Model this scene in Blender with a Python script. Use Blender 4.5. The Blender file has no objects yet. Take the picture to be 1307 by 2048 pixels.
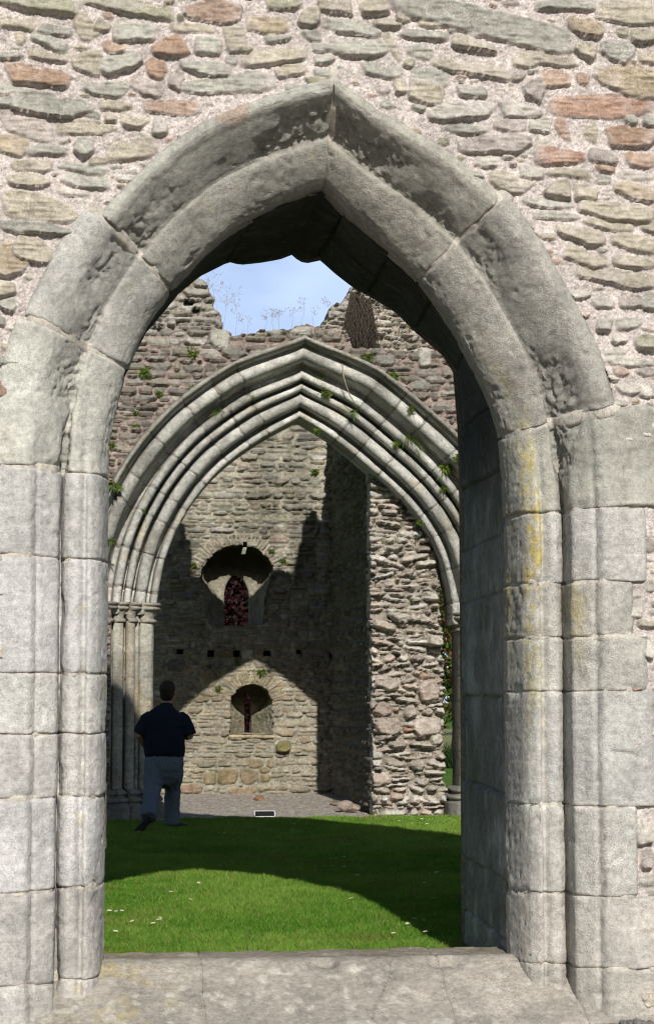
import bpy, bmesh, math, random
import numpy as np
from mathutils import Vector, Matrix

rng = np.random.default_rng(7)
random.seed(7)
sc = bpy.context.scene
COL = sc.collection

# ------------------------------------------------------------------ camera geometry
W_, H_ = 1307, 2048
F = 4000.0
EYE = np.array([0.0, 0.0, 1.65])
VX, VY = 205.0, 1390.0                     # where the wall normal (+Y) vanishes
PITCH = math.atan((VY - H_/2)/F)
YAW = math.atan((W_/2 - VX)/F*math.cos(PITCH))
fwd = np.array([math.sin(YAW)*math.cos(PITCH), math.cos(YAW)*math.cos(PITCH), math.sin(PITCH)])
rgt = np.array([math.cos(YAW), -math.sin(YAW), 0.0])
upv = np.cross(rgt, fwd)

def at(px, py, Y):
    d = fwd + rgt*(px - W_/2)/F - upv*(py - H_/2)/F
    return EYE + d*(Y/d[1])
def atg(px, py, h=0.0):                    # on the ground
    d = fwd + rgt*(px - W_/2)/F - upv*(py - H_/2)/F
    return EYE + d*((h - EYE[2])/d[2])

# ------------------------------------------------------------------ noise
def _h(ix, iy, iz, seed):
    n = (ix.astype(np.uint32)*np.uint32(374761393)) ^ (iy.astype(np.uint32)*np.uint32(668265263)) ^ (iz.astype(np.uint32)*np.uint32(2246822519)) ^ np.uint32((seed*974634777) & 0xffffffff)
    n = (n ^ (n >> np.uint32(13)))*np.uint32(1274126177)
    n = (n ^ (n >> np.uint32(15)))*np.uint32(2246822519)
    n = n ^ (n >> np.uint32(16))
    return n.astype(np.float64)/4294967296.0
def vn(x, y, z, seed=0):
    x, y, z = np.broadcast_arrays(np.asarray(x, float), np.asarray(y, float), np.asarray(z, float))
    xi, yi, zi = np.floor(x), np.floor(y), np.floor(z)
    fx, fy, fz = x-xi, y-yi, z-zi
    fx = fx*fx*(3-2*fx); fy = fy*fy*(3-2*fy); fz = fz*fz*(3-2*fz)
    xi = xi.astype(np.int64); yi = yi.astype(np.int64); zi = zi.astype(np.int64)
    r = 0
    for a in (0, 1):
        for b in (0, 1):
            for c in (0, 1):
                w = (fx if a else 1-fx)*(fy if b else 1-fy)*(fz if c else 1-fz)
                r = r + w*_h(xi+a, yi+b, zi+c, seed)
    return r*2-1
def fbm(x, y, z, o=3, seed=0):
    r, a, s = 0, 1.0, 0
    for k in range(o):
        r = r + a*vn(np.asarray(x)*2**k, np.asarray(y)*2**k, np.asarray(z)*2**k, seed+k); s += a; a *= .5
    return r/s
def sstep(a, b, x):
    t = np.clip((x-a)/(b-a), 0, 1); return t*t*(3-2*t)

# ------------------------------------------------------------------ mesh helpers
def tag(o, label=None, cat=None, group=None, kind=None):
    if label: o['label'] = label
    if cat: o['category'] = cat
    if group: o['group'] = group
    if kind: o['kind'] = kind
    return o
def empty(name, loc=(0, 0, 0), rz=0.0):
    o = bpy.data.objects.new(name, None); COL.objects.link(o)
    o.location = loc; o.rotation_euler = (0, 0, rz); o.empty_display_size = .1
    return o
def mesh_arr(name, V, Fq, mat, parent=None, col=None, smooth=True, link=True):
    V = np.asarray(V, float).reshape(-1, 3); Fq = np.asarray(Fq, np.int32)
    k = Fq.shape[1]; n = len(Fq)
    me = bpy.data.meshes.new(name)
    me.vertices.add(len(V)); me.vertices.foreach_set('co', V.ravel())
    me.loops.add(n*k); me.loops.foreach_set('vertex_index', Fq.ravel())
    me.polygons.add(n); me.polygons.foreach_set('loop_start', np.arange(0, n*k, k, dtype=np.int32))
    me.polygons.foreach_set('loop_total', np.full(n, k, np.int32))
    me.polygons.foreach_set('use_smooth', np.full(n, smooth))
    me.update(calc_edges=True); me.validate()
    if col is not None:
        c = np.ones((len(V), 4)); c[:, :3] = np.asarray(col, float).reshape(-1, 3)
        a = me.color_attributes.new('col', 'FLOAT_COLOR', 'POINT'); a.data.foreach_set('color', c.ravel())
    if mat: me.materials.append(mat)
    if not link: return me
    o = bpy.data.objects.new(name, me); COL.objects.link(o)
    if parent: o.parent = parent
    return o
def grid_faces(nu, nv, mask=None, flip=False):
    i = np.arange(nu*nv).reshape(nu, nv)
    q = np.stack([i[:-1, :-1], i[1:, :-1], i[1:, 1:], i[:-1, 1:]], -1)
    if flip: q = q[..., ::-1]
    q = q.reshape(-1, 4)
    if mask is not None: q = q[mask.reshape(-1)]
    return q
def compact(V, Fq, C=None):
    u, inv = np.unique(Fq, return_inverse=True)
    return V[u], inv.reshape(Fq.shape), (None if C is None else C[u])
def extrude_rim(V, Fq, C, vec, shade=1.0):
    e = np.concatenate([Fq[:, [0, 1]], Fq[:, [1, 2]], Fq[:, [2, 3]], Fq[:, [3, 0]]])
    key = np.sort(e, 1); _, idx, cnt = np.unique(key, axis=0, return_index=True, return_counts=True)
    b = e[idx[cnt == 1]]
    nb, inv = np.unique(b, return_inverse=True); inv = inv.reshape(b.shape)
    steps = 5; n0 = len(V); Vs = [V]; Cs = [C]; Fs = [Fq]
    prev = b
    for s in range(1, steps+1):
        P = V[nb] + np.asarray(vec)*(s/steps)
        j = fbm(P[:, 0]*9, P[:, 1]*9, P[:, 2]*9, 2, 91)*.03
        P = P + np.stack([j, 0*j, np.roll(j, 7)], 1)
        Vs.append(P); Cs.append(C[nb]*shade)
        cur = inv + n0 + (s-1)*len(nb)
        Fs.append(np.stack([prev[:, 1], prev[:, 0], cur[:, 0], cur[:, 1]], 1)); prev = cur
    return np.concatenate(Vs), np.concatenate(Fs), np.concatenate(Cs)
def inpoly(x, y, poly):
    poly = np.asarray(poly); r = np.zeros(np.shape(x), bool); j = len(poly)-1
    for i in range(len(poly)):
        xi, yi = poly[i]; xj, yj = poly[j]
        c = ((yi > y) != (yj > y))
        with np.errstate(divide='ignore', invalid='ignore'):
            c &= x < (xj-xi)*(y-yi)/((yj-yi) if yj != yi else 1e-12)+xi
        r ^= c; j = i
    return r
def resample(P, step=None, n=None, smooth=True):
    P = np.asarray(P, float)
    if smooth:
        Q = np.concatenate([[2*P[0]-P[1]], P, [2*P[-1]-P[-2]]]); out = []
        for i in range(1, len(Q)-2):
            p0, p1, p2, p3 = Q[i-1:i+3]
            # centripetal-ish via tangent scaling
            d = np.linalg.norm(p2-p1); m1 = (p2-p0)/(np.linalg.norm(p2-p1)+np.linalg.norm(p1-p0))*d; m2 = (p3-p1)/(np.linalg.norm(p3-p2)+np.linalg.norm(p2-p1))*d
            t = np.linspace(0, 1, 20, endpoint=False)[:, None]
            out.append((2*t**3-3*t**2+1)*p1+(t**3-2*t**2+t)*m1+(-2*t**3+3*t**2)*p2+(t**3-t**2)*m2)
        P = np.concatenate(out+[P[-1:]])
    L = np.concatenate([[0], np.cumsum(np.linalg.norm(np.diff(P, axis=0), axis=1))])
    if n is None: n = max(2, int(L[-1]/step)+1)
    s = np.linspace(0, L[-1], n)
    return np.stack([np.interp(s, L, P[:, k]) for k in range(P.shape[1])], 1), L[-1]
def vnormals(G):
    a = np.gradient(G, axis=0); b = np.gradient(G, axis=1)
    n = np.cross(a, b); return n/(np.linalg.norm(n, axis=-1, keepdims=True)+1e-9)

# ------------------------------------------------------------------ materials
def newmat(name):
    m = bpy.data.materials.new(name); m.use_nodes = True
    nt = m.node_tree; b = nt.nodes['Principled BSDF']
    return m, nt, b
def N(nt, t, **k):
    n = nt.nodes.new(t)
    for a, v in k.items():
        if a in n.inputs: n.inputs[a].default_value = v
        else: setattr(n, a, v)
    return n
def mixc(nt, blend, fac, a, b):
    n = nt.nodes.new('ShaderNodeMix'); n.data_type = 'RGBA'; n.blend_type = blend
    for s, v in ((0, fac), (6, a), (7, b)):
        if isinstance(v, bpy.types.NodeSocket): nt.links.new(v, n.inputs[s])
        else: n.inputs[s].default_value = v if not isinstance(v, tuple) else (*v, 1)
    return n.outputs[2]
def ramp(nt, sock, p0, c0, p1, c1):
    r = nt.nodes.new('ShaderNodeMapRange'); r.inputs[1].default_value = p0; r.inputs[2].default_value = p1
    r.inputs[3].default_value = c0; r.inputs[4].default_value = c1
    nt.links.new(sock, r.inputs[0]); return r.outputs[0]
def stone_mat(name, s=1.0, base=None, bump=.5, lichen=.0, lichcol=(.55, .55, .5), moss=0.0, con=1.0):
    m, nt, b = newmat(name)
    tc = N(nt, 'ShaderNodeTexCoord').outputs['Object']
    def noise(sc_, det=6, rough=.6):
        n = N(nt, 'ShaderNodeTexNoise', Scale=sc_*s, Detail=det, Roughness=rough); nt.links.new(tc, n.inputs['Vector']); return n.outputs['Fac']
    if base is None:
        c = N(nt, 'ShaderNodeAttribute', attribute_name='col').outputs['Color']
    else:
        c = base
    n1 = noise(5); n2 = noise(28, 8, .7); n3 = noise(120, 4, .7)
    c = mixc(nt, 'MULTIPLY', 1.0, c, ramp(nt, n1, .3, .72, .7, 1.22)) if False else c
    def mul(c, f):
        comb = N(nt, 'ShaderNodeCombineColor'); 
        for i in range(3): nt.links.new(f, comb.inputs[i])
        return mixc(nt, 'MULTIPLY', 1.0, c, comb.outputs[0])
    c = mul(c, ramp(nt, n1, .3, 1-.2*con, .7, 1+.2*con))
    c = mul(c, ramp(nt, n2, .32, 1-.34*con, .68, 1+.32*con))
    n0 = noise(2.2, 4); r3 = ramp(nt, n3, .35, 1-.34*con, .65, 1+.32*con); mxf = N(nt, 'ShaderNodeMix'); mxf.data_type = 'FLOAT'; nt.links.new(ramp(nt, n0, .35, .15, .65, 1.0), mxf.inputs[0]); mxf.inputs[2].default_value = 1.0; nt.links.new(r3, mxf.inputs[3]); c = mul(c, mxf.outputs[0])
    if lichen > 0:
        l = ramp(nt, noise(18, 6, .75), .60, 0, .68, lichen); c = mixc(nt, 'MIX', l, c, lichcol)
    if moss > 0:
        l = ramp(nt, noise(3, 6, .7), .52, 0, .66, moss); c = mixc(nt, 'MIX', l, c, (.075, .085, .03))
    nt.links.new(c, b.inputs['Base Color'])
    b.inputs['Roughness'].default_value = .92
    b.inputs['Specular IOR Level'].default_value = .2
    ad = N(nt, 'ShaderNodeMath', operation='ADD'); nt.links.new(n2, ad.inputs[0])
    m3 = N(nt, 'ShaderNodeMath', operation='MULTIPLY'); nt.links.new(n3, m3.inputs[0]); m3.inputs[1].default_value = .6
    nt.links.new(m3.outputs[0], ad.inputs[1])
    bp = N(nt, 'ShaderNodeBump', Strength=bump, Distance=.02/s); nt.links.new(ad.outputs[0], bp.inputs['Height'])
    nt.links.new(bp.outputs[0], b.inputs['Normal'])
    return m
def plain_mat(name, c, rough=.8, var=.25, scale=40, spec=.2, transl=0.0, c2=None):
    m, nt, b = newmat(name)
    tc = N(nt, 'ShaderNodeTexCoord').outputs['Object']
    n = N(nt, 'ShaderNodeTexNoise', Scale=scale, Detail=5); nt.links.new(tc, n.inputs['Vector'])
    c2 = c2 or tuple(x*(1+var) for x in c); c1 = tuple(x*(1-var) for x in c)
    nt.links.new(mixc(nt, 'MIX', ramp(nt, n.outputs['Fac'], .3, 0, .7, 1), c1, c2), b.inputs['Base Color'])
    b.inputs['Roughness'].default_value = rough; b.inputs['Specular IOR Level'].default_value = spec
    return m
def leaf_mat(name, transl=.35, attr=True, c=(.06, .12, .02)):
    m, nt, b = newmat(name)
    if attr: col = N(nt, 'ShaderNodeAttribute', attribute_name='col').outputs['Color']
    else:
        oi = N(nt, 'ShaderNodeTexCoord').outputs['Object']
        n = N(nt, 'ShaderNodeTexNoise', Scale=25.0); nt.links.new(oi, n.inputs['Vector'])
        col = mixc(nt, 'MIX', n.outputs['Fac'], tuple(x*.6 for x in c), tuple(x*1.5 for x in c))
    nt.links.new(col, b.inputs['Base Color']); b.inputs['Roughness'].default_value = .6; b.inputs['Specular IOR Level'].default_value = .15
    t = N(nt, 'ShaderNodeBsdfTranslucent'); nt.links.new(mixc(nt, 'MULTIPLY', 1.0, col, (1.3, 1.3, .7)), t.inputs['Color'])
    mx = N(nt, 'ShaderNodeMixShader'); mx.inputs[0].default_value = transl
    nt.links.new(b.outputs[0], mx.inputs[1]); nt.links.new(t.outputs[0], mx.inputs[2])
    nt.links.new(mx.outputs[0], nt.nodes['Material Output'].inputs['Surface'])
    return m
M = {}
M['rubble'] = stone_mat('front_rubble', 1.0, bump=.55, lichen=.25)
M['dressed'] = stone_mat('dressed_stone', 1.0, bump=.65, lichen=.28, lichcol=(.62, .61, .57), con=.86)
M['arch'] = stone_mat('inner_arch_stone', .7, bump=.6, lichen=.6, lichcol=(.5, .5, .47))
M['archrub'] = stone_mat('arch_wall_rubble', .6, bump=.8, lichen=.55, lichcol=(.45, .44, .4), moss=.35)
M['back'] = stone_mat('tower_wall_rubble', .6, bump=.8, lichen=.25, moss=.45)
M['pale'] = stone_mat('broken_wall_core', .6, bump=.9, lichen=.35)
M['grass'] = leaf_mat('grass_blades', .35)
M['leaf'] = leaf_mat('leaves', .35)
M['bark'] = plain_mat('bark', (.09, .07, .05), .95, .4, 12)

def shade(c):
    f = random.uniform(.85, 1.15); return tuple(v*f for v in c)
# ------------------------------------------------------------------ masonry height field
class Field:
    """a wall face as a grid of points in (a, z); stones stand proud of the mortar"""
    def __init__(s, a0, a1, z0, z1, res, mortar, seed, warp=.012, wscale=6.0, rough=.004):
        s.a = np.arange(a0, a1+res, res); s.z = np.arange(z0, z1+res, res); s.res = res; s.seed = seed
        s.A, s.Z = np.meshgrid(s.a, s.z, indexing='ij')
        s.wa = s.A + warp*fbm(s.A*wscale, s.Z*wscale, .3, 3, seed); s.wz = s.Z + warp*fbm(s.A*wscale, s.Z*wscale, 5.7, 3, seed+9) + .34*warp*fbm(s.A*wscale*4, s.Z*wscale*4, 7.7, 2, seed+19)
        s.wa = s.wa + .34*warp*fbm(s.A*wscale*4, s.Z*wscale*4, 2.7, 2, seed+29)
        s.n1 = fbm(s.A*14, s.Z*20, 1.5, 3, seed+3); s.n2 = fbm(s.A*10, s.Z*70, 2.5, 2, seed+5); s.n3 = fbm(s.A*4, s.Z*4, 8.5, 3, seed+12)
        s.h = rough*1.6*fbm(s.A*60, s.Z*60, 3.3, 2, seed+8) + rough*1.2*s.n1 + rough*.7*np.random.default_rng(seed).normal(size=s.A.shape)
        s.hole = np.zeros(s.A.shape, bool)
        s.id = np.zeros(s.A.shape, np.int32); s.k = 0; s.smear = 0.0
        s.mortar = np.array(mortar)
        s.C = s.mortar*(1+.12*s.n1+.12*s.n3+.16*np.random.default_rng(seed+1).normal(size=s.A.shape))[..., None]
    def stone(s, ca, cz, w, h, ang=0, col=(.4, .4, .4), prot=.03, sq=4.0, edge=.014, strata=.004, tilt=0.0, force=False, taper=0.0, free=False):
        r = math.hypot(w, h)/2+.05
        i0, i1 = np.searchsorted(s.a, [ca-r, ca+r]); j0, j1 = np.searchsorted(s.z, [cz-r, cz+r])
        if i1-i0 < 2 or j1-j0 < 2: return False
        S = (slice(i0, i1), slice(j0, j1))
        da = s.wa[S]-ca; dz = s.wz[S]-cz; c, n = math.cos(ang), math.sin(ang)
        u = (da*c+dz*n)/(w/2); v = (-da*n+dz*c)/(h/2)
        if taper: v = v/(1-taper*u)
        d = (np.abs(u)**sq+np.abs(v)**sq)**(1/sq)
        for _ in range(5):
            th = random.random()*6.283; rr = random.uniform(.72, 1.1)*(1+.14*abs(math.sin(2*th)))
            d = np.maximum(d, (u*math.cos(th)+v*math.sin(th))/rr)
        inside = d < 1
        if not inside.any(): return False
        if free and (s.id[S][d < 1.12] > 0).any(): return False
        t = np.clip((1-d)*min(w, h)/2/edge, 0, 1)
        rnd = random.uniform
        hh = prot*(1-(1-t)**2.6)*(1+.35*s.n3[S]) + t*(strata*s.n2[S]*1.6 + strata*s.n1[S]*1.5) + tilt*v*min(h/2, .05)*t + rnd(-.15, .15)*u*w*.12*t
        sel = inside & ((hh > s.h[S]-.004) | force)
        s.k += 1
        H = s.h[S]; H[sel] = hh[sel]; I = s.id[S]; I[sel] = s.k
        cc = np.array(col)*(1+.16*s.n1[S]+.22*s.n3[S]+.08*s.n2[S])[..., None]
        mf = np.clip(sstep(.78, 1.0, d)*np.clip(.6+.9*s.n1[S], 0, 1)+s.smear*sstep(.05, .5, s.n3[S]+.6*s.n1[S]), 0, 1)[..., None]
        cc = cc*(1-mf)+s.mortar*.95*mf
        CC = s.C[S]; CC[sel] = cc[sel]
        return True
    def courses(s, a0, a1, z0, z1, hr, wr, gap, pal, prot, sq=5, edge=.012, tl=(-.9, .1), strata=.004, slope=.01, angj=.03, keep=None, tall=.12, big=None):
        z = z0
        while z < z1:
            h = random.uniform(*hr); sl = random.uniform(-slope, slope); a = a0-random.random()*wr[0]
            while a < a1:
                w = random.uniform(*wr)*(.6+.4*h/hr[1])
                if random.random() < .15: w *= .5
                c = pal[random.randrange(len(pal))]; f = random.uniform(.8, 1.2); c = tuple(x*f for x in c)
                ca, cz = a+w/2, z+h/2+sl*(a-a0)
                if keep is None or keep(ca, cz):
                    if h > .6*hr[1] and random.random() < .3:
                        k = random.uniform(.35, .65)
                        s.stone(ca, z+h*k/2, w-gap, h*k-gap, random.gauss(0, angj), c, random.uniform(*prot), sq, edge, strata, tilt=random.uniform(*tl))
                        c2 = pal[random.randrange(len(pal))]
                        s.stone(ca, z+h*(1+k)/2, w-gap, h*(1-k)-gap, random.gauss(0, angj), c2, random.uniform(*prot), sq, edge, strata, tilt=random.uniform(*tl))
                    else:
                        s.stone(ca, cz, w-gap, h-gap, random.gauss(0, angj), c, random.uniform(*prot), random.choice((sq-1.5, sq, sq+2)), edge, strata, tilt=random.uniform(*tl), taper=random.uniform(-.12, .12))
                a += w
            z += h
        if big:
            n, bw, bh = big
            for _ in range(n):
                w = random.uniform(*bw); h = random.uniform(*bh); ca = random.uniform(a0, a1); cz = random.uniform(z0, z1)
                if keep is None or keep(ca, cz):
                    c = pal[random.randrange(len(pal))]
                    s.stone(ca, cz, w+.03, h+.03, 0, tuple(s.mortar), .002, sq, .02, 0, force=True)
                    s.stone(ca, cz, w, h, random.gauss(0, .06), shade(c), prot[1], 3.5, edge*1.5, strata, force=True)
    def build(s, name, y0, mat, parent, mask=None, axis='y', extr=None, sign=1):
        A, Z, D = s.A, s.Z, s.h
        if axis == 'y': V = np.stack([A, y0-D, Z], -1)
        else: V = np.stack([y0-D*sign, A, Z], -1)       # a runs along Y, faces -X
        nu, nv = A.shape
        fm = np.ones((nu-1, nv-1), bool)
        if mask is not None:
            ac = (A[:-1, :-1]+A[1:, 1:])/2; zc = (Z[:-1, :-1]+Z[1:, 1:])/2
            fm &= mask(ac, zc)
        Fq = grid_faces(nu, nv, fm, flip=(axis == 'x'))
        V, Fq, C = compact(V.reshape(-1, 3), Fq, s.C.reshape(-1, 3))
        if extr is not None: V, Fq, C = extrude_rim(V, Fq, C, extr)
        return mesh_arr(name, V, Fq, mat, parent, C)

# ------------------------------------------------------------------ FRONT WALL
YF = 10.6; ZB = 2.6
front = tag(empty('ruined_wall', (1.085, 11, 0)), 'sunlit pale rubble wall with large moulded pointed arch opening nearest the viewer', 'wall')
def child(o, p):
    o.parent = p; o.matrix_parent_inverse = Matrix.Translation(p.location).inverted() if p.rotation_euler.z == 0 else p.matrix_world.inverted(); return o

XL, XR = .022, 2.277
def pp(pts, Y): return [tuple(at(x, y, Y)[[0, 2]]) for x, y in pts]
Larc = pp([(221, 890), (239, 790), (262, 715), (298, 640), (343, 575), (400, 512), (470, 452), (540, 412), (600, 386), (648, 371)], YF+.45)
Rarc = pp([(1012, 900), (994, 820), (963, 748), (923, 675), (883, 608), (842, 553), (772, 488), (705, 430), (648, 371)], YF+.45)
APEX = Larc[-1]
Lpath = [(XL, -.25), (XL, .6), (XL, 1.4), (XL, 2.1), (XL, 2.62)]+Larc
Rpath = [(XR, -.25), (XR, .6), (XR, 1.4), (XR, 2.1), (XR, 2.6)]+Rarc
prof1 = [(0, .64), (0, .55), (.003, .52), (.009, .46), (.018, .38), (.030, .305), (.050, .25), (.080, .215), (.098, .200), (.107, .212), (.116, .232), (.125, .224), (.150, .192), (.190, .187), (.222, .218), (.236, .28), (.2435, .335),
         (.2445, .22), (.2455, .14), (.2475, .102), (.258, .084), (.29, .060), (.32, .036), (.340, .022), (.351, .030), (.363, .0), (.380, -.026), (.40, -.03), (.47, -.03), (.525, -.026), (.545, -.01), (.552, .03), (.555, .12)]

prof1b = [(0, .60), (0, .50), (.002, .485), (.006, .465), (.012, .445), (.022, .42), (.040, .385), (.065, .35), (.090, .32), (.105, .303), (.120, .288), (.135, .277), (.155, .262), (.180, .248), (.198, .240), (.208, .238), (.216, .238),
         (.226, .228), (.240, .205), (.258, .178), (.278, .148), (.298, .118), (.318, .09), (.338, .064), (.358, .040), (.378, .019), (.398, .002), (.420, -.014), (.455, -.028), (.525, -.026), (.545, -.01), (.552, .03), (.555, .12)]
prof1 = [(x*1.06, z*1.06) for x, z in prof1]; prof1b = [(x*1.06, z*1.06) for x, z in prof1b]
def side_path(P, step, out):
    Q, L = resample(P, step)
    T = np.gradient(Q, axis=0); T /= np.linalg.norm(T, axis=1)[:, None]
    Nn = np.stack([-T[:, 1], T[:, 0]], 1)
    if out == 'R': Nn = -Nn
    # mitre at the apex: there the offset runs straight up
    d = (Q[-1, 1]-Q[:, 1]); ds = L-np.linspace(0, L, len(Q))
    ne = Nn[-5]; mit = np.array([0, .98])
    w = sstep(.55, 0, ds)[:, None] if False else (1-sstep(0, .55, ds))[:, None]
    N2 = Nn*(1-w)+mit*w
    return Q, N2, L, T

def sweep_blocks(parent, P, out, prof, y0, joints, name, mat, colfn, step=.009, nv=96, gap=.004, ero=1.0, xext=None, bumpy=1.0, seed=0, mort=True, mortcol=(.5, .46, .4), names=None, lipero=False, mdepth=.012, apx=.004, gash=(), prof_b=None, morph=(0, 1)):
    Q, N2, L, T = side_path(P, step, out)
    pr, _ = resample(prof, n=nv, smooth=False); prb = pr
    if prof_b is not None:
        assert len(prof_b) == len(prof), (len(prof), len(prof_b))
        pa = np.array(prof); Lk = np.concatenate([[0], np.cumsum(np.linalg.norm(np.diff(pa, axis=0), axis=1))]); sk = np.linspace(0, Lk[-1], nv)
        pb_ = np.array(prof_b); prb = np.stack([np.interp(sk, Lk, pb_[:, k]) for k in (0, 1)], 1)
    us = np.linspace(0, L, len(Q))
    def prf(U, K):
        w = sstep(morph[0], morph[1], U)[..., None]; return pr[K]*(1-w)+prb[K]*w
    def surf(u, X, z):
        q = np.stack([np.interp(u, us, Q[:, k]) for k in (0, 1)], -1); q[..., 0] += np.clip(u-L, 0, 1)*(1 if out == 'L' else -1); n = np.stack([np.interp(u, us, N2[:, k]) for k in (0, 1)], -1)
        return np.stack([q[..., 0]+n[..., 0]*X, y0+z, q[..., 1]+n[..., 1]*X], -1)
    J = [0]+list(joints)+[L]
    objs = []
    for b in range(len(J)-1):
        gb = gap+(.004 if lipero and b >= len(J)-4 else 0); gp_ = gap; u0, u1 = J[b]+gb, J[b+1]-(gb if b < len(J)-2 else -apx)
        if u1-u0 < .03: continue
        nu = max(4, int((u1-u0)/step)); uu = np.linspace(u0, u1, nu)
        U, K = np.meshgrid(uu, np.arange(nv), indexing='ij')
        q_ = prf(U, K); X = q_[..., 0].copy(); z = q_[..., 1].copy()
        if xext and b < len(xext) and xext[b]:
            e = xext[b]; X = np.where(X > .40, .40+(X-.40)*(1+e/.155), X)
        r = random.Random(seed*100+b)
        # joint line wanders
        wob = .010*fbm(X*9, b*3.1, seed, 2, 5)
        e0 = (U-u0); e1 = (u1-U)
        U = U + wob*np.where(e0 < e1, 1-sstep(0, .06, e0), 1-sstep(0, .06, e1))
        G = surf(U, X+r.uniform(-.004, .004), z+r.uniform(-.005, .005)+ (U-u0-(u1-u0)/2)*r.uniform(-.008, .008))
        nr = vnormals(G)
        if np.mean(nr[..., 1]) > 0: nr = -nr
        x_, y_, z_ = G[..., 0], G[..., 1], G[..., 2]
        dd = bumpy*((.005*fbm(x_*4, y_*4, z_*4, 3, seed+1))+.003*fbm(x_*22, y_*22, z_*22, 3, seed+2)+.002*fbm(x_*70, y_*70, z_*70, 2, seed+3))
        pit = sstep(.42, .6, fbm(x_*16, y_*16, z_*16, 2, seed+4)); dd -= bumpy*.007*pit; dd += .0014*fbm(x_*3, y_*3, z_*55, 3, seed+5)
        # weathered flaking
        er = sstep(.12, .45, fbm(x_*3.3, y_*3.3, z_*3.3, 3, seed+21)+ero*.25-.2)
        rid = 1-np.abs(fbm(x_*13+z_*3, y_*13, z_*13-x_*4, 4, seed+31))*2
        if lipero and b >= len(J)-4:
            bd = sstep(.20, .24, X)*(1-sstep(.32, .42, X)); bd = bd*sstep(-.35, .35, fbm(x_*3, y_*3, z_*3, 2, seed+71)+.1)
            rd2 = 1-np.abs(fbm(x_*24+z_*6, y_*20, z_*24-x_*8, 4, seed+33))*2
            dd -= bd*(.016*np.clip(rid, 0, 1)+.016*np.clip(rd2, 0, 1)**2); er = np.maximum(er, bd)
        dd -= er*ero*(.004+.014*np.clip(rid, 0, 1)**2)
        if b == len(J)-2: e1 = e1+.004
        edge = np.minimum(e0, e1); dd -= .0065*(1-np.clip(edge/.011, 0, 1))**2*(1+1.3*fbm(x_*15, y_*15, z_*15, 2, seed+41))
        chip = sstep(.22, .5, fbm(x_*7, y_*7, z_*7, 2, seed+51))*(1-sstep(0, .05, edge)); dd -= (.022 if lipero and b >= len(J)-4 else .012)*chip
        for gx_, gz_, gl, gw, ga, gd in gash:
            a_ = (x_-gx_)*math.cos(ga)+(z_-gz_)*math.sin(ga); b_ = -(x_-gx_)*math.sin(ga)+(z_-gz_)*math.cos(ga)+.25*a_*a_/gl
            dd -= gd*np.exp(-(a_/gl)**4)*np.clip(1-np.abs(b_)/gw, 0, 1)**.6*(b_ > -gw*.98)
        G = G+nr*dd[..., None]
        Cc = colfn(G, b, er, edge, X, U)
        cap0 = G[:1]-nr[:1]*.05; cap1 = G[-1:]-nr[-1:]*.05
        G = np.concatenate([cap0, G, cap1]); Cc = np.concatenate([Cc[:1]*.9, Cc, Cc[-1:]*.9])
        nm = names(b, (u0+u1)/2) if names else name
        Fq = grid_faces(G.shape[0], nv, flip=(out == 'L'))
        o = mesh_arr(nm, G.reshape(-1, 3), Fq, mat, None, Cc.reshape(-1, 3)); child(o, parent); objs.append(o)
    if mort:
        nu = int(L/.012); U, K = np.meshgrid(np.linspace(0, L+.02, nu), np.arange(nv), indexing='ij')
        q_ = prf(U, K); G = surf(U, q_[..., 0], q_[..., 1]); nr = vnormals(G)
        if np.mean(nr[..., 1]) > 0: nr = -nr
        jd = np.min(np.abs(U[..., None]-np.array(J[1:-1]+[L])), -1)
        G = G-nr*(mdepth+.07*sstep(.02, .05, jd)+.006*fbm(G[..., 0]*20, G[..., 1]*20, G[..., 2]*20, 2, 77))[..., None]
        c = np.array(mortcol)*(1+.2*fbm(G[..., 0]*8, 0, G[..., 2]*8, 2, 71))[..., None]
        near = (jd[:-1, :-1] < .045); Vm, Fm, Cm = compact(G.reshape(-1, 3), grid_faces(nu, nv, near, flip=(out == 'L')), c.reshape(-1, 3))
        o = mesh_arr('joint_mortar', Vm, Fm, mat, None, Cm); child(o, parent)
    return Q, N2, L

def u_near(P, px, py, Y=YF+.45):
    Q, L = resample(P, .005); p = at(px, py, Y)[[0, 2]]
    return np.linspace(0, L, len(Q))[np.argmin(np.linalg.norm(Q-p, axis=1))]
LJ = [u_near(Lpath, 213, y) for y in (1945, 1768, 1590, 1466, 1348, 1124, 955)]+[u_near(Lpath, *p) for p in ((256, 735), (343, 578))]
RJ = [u_near(Rpath, 1025, y) for y in (1918, 1779, 1606, 1382, 1276, 1170, 1034)]+[u_near(Rpath, *p) for p in ((1010, 872), (843, 552))]
tintL = [(.45, .43, .405), (.47, .45, .425), (.49, .475, .455), (.47, .455, .43), (.49, .48, .455), (.50, .49, .47), (.47, .46, .44), (.48, .472, .43), (.44, .432, .395), (.40, .395, .36)]
tintR = [(.46, .43, .385), (.46, .43, .39), (.47, .45, .42), (.46, .45, .42), (.45, .44, .405), (.44, .425, .39), (.45, .44, .41), (.45, .435, .39), (.42, .405, .36), (.43, .41, .365)]
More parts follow.
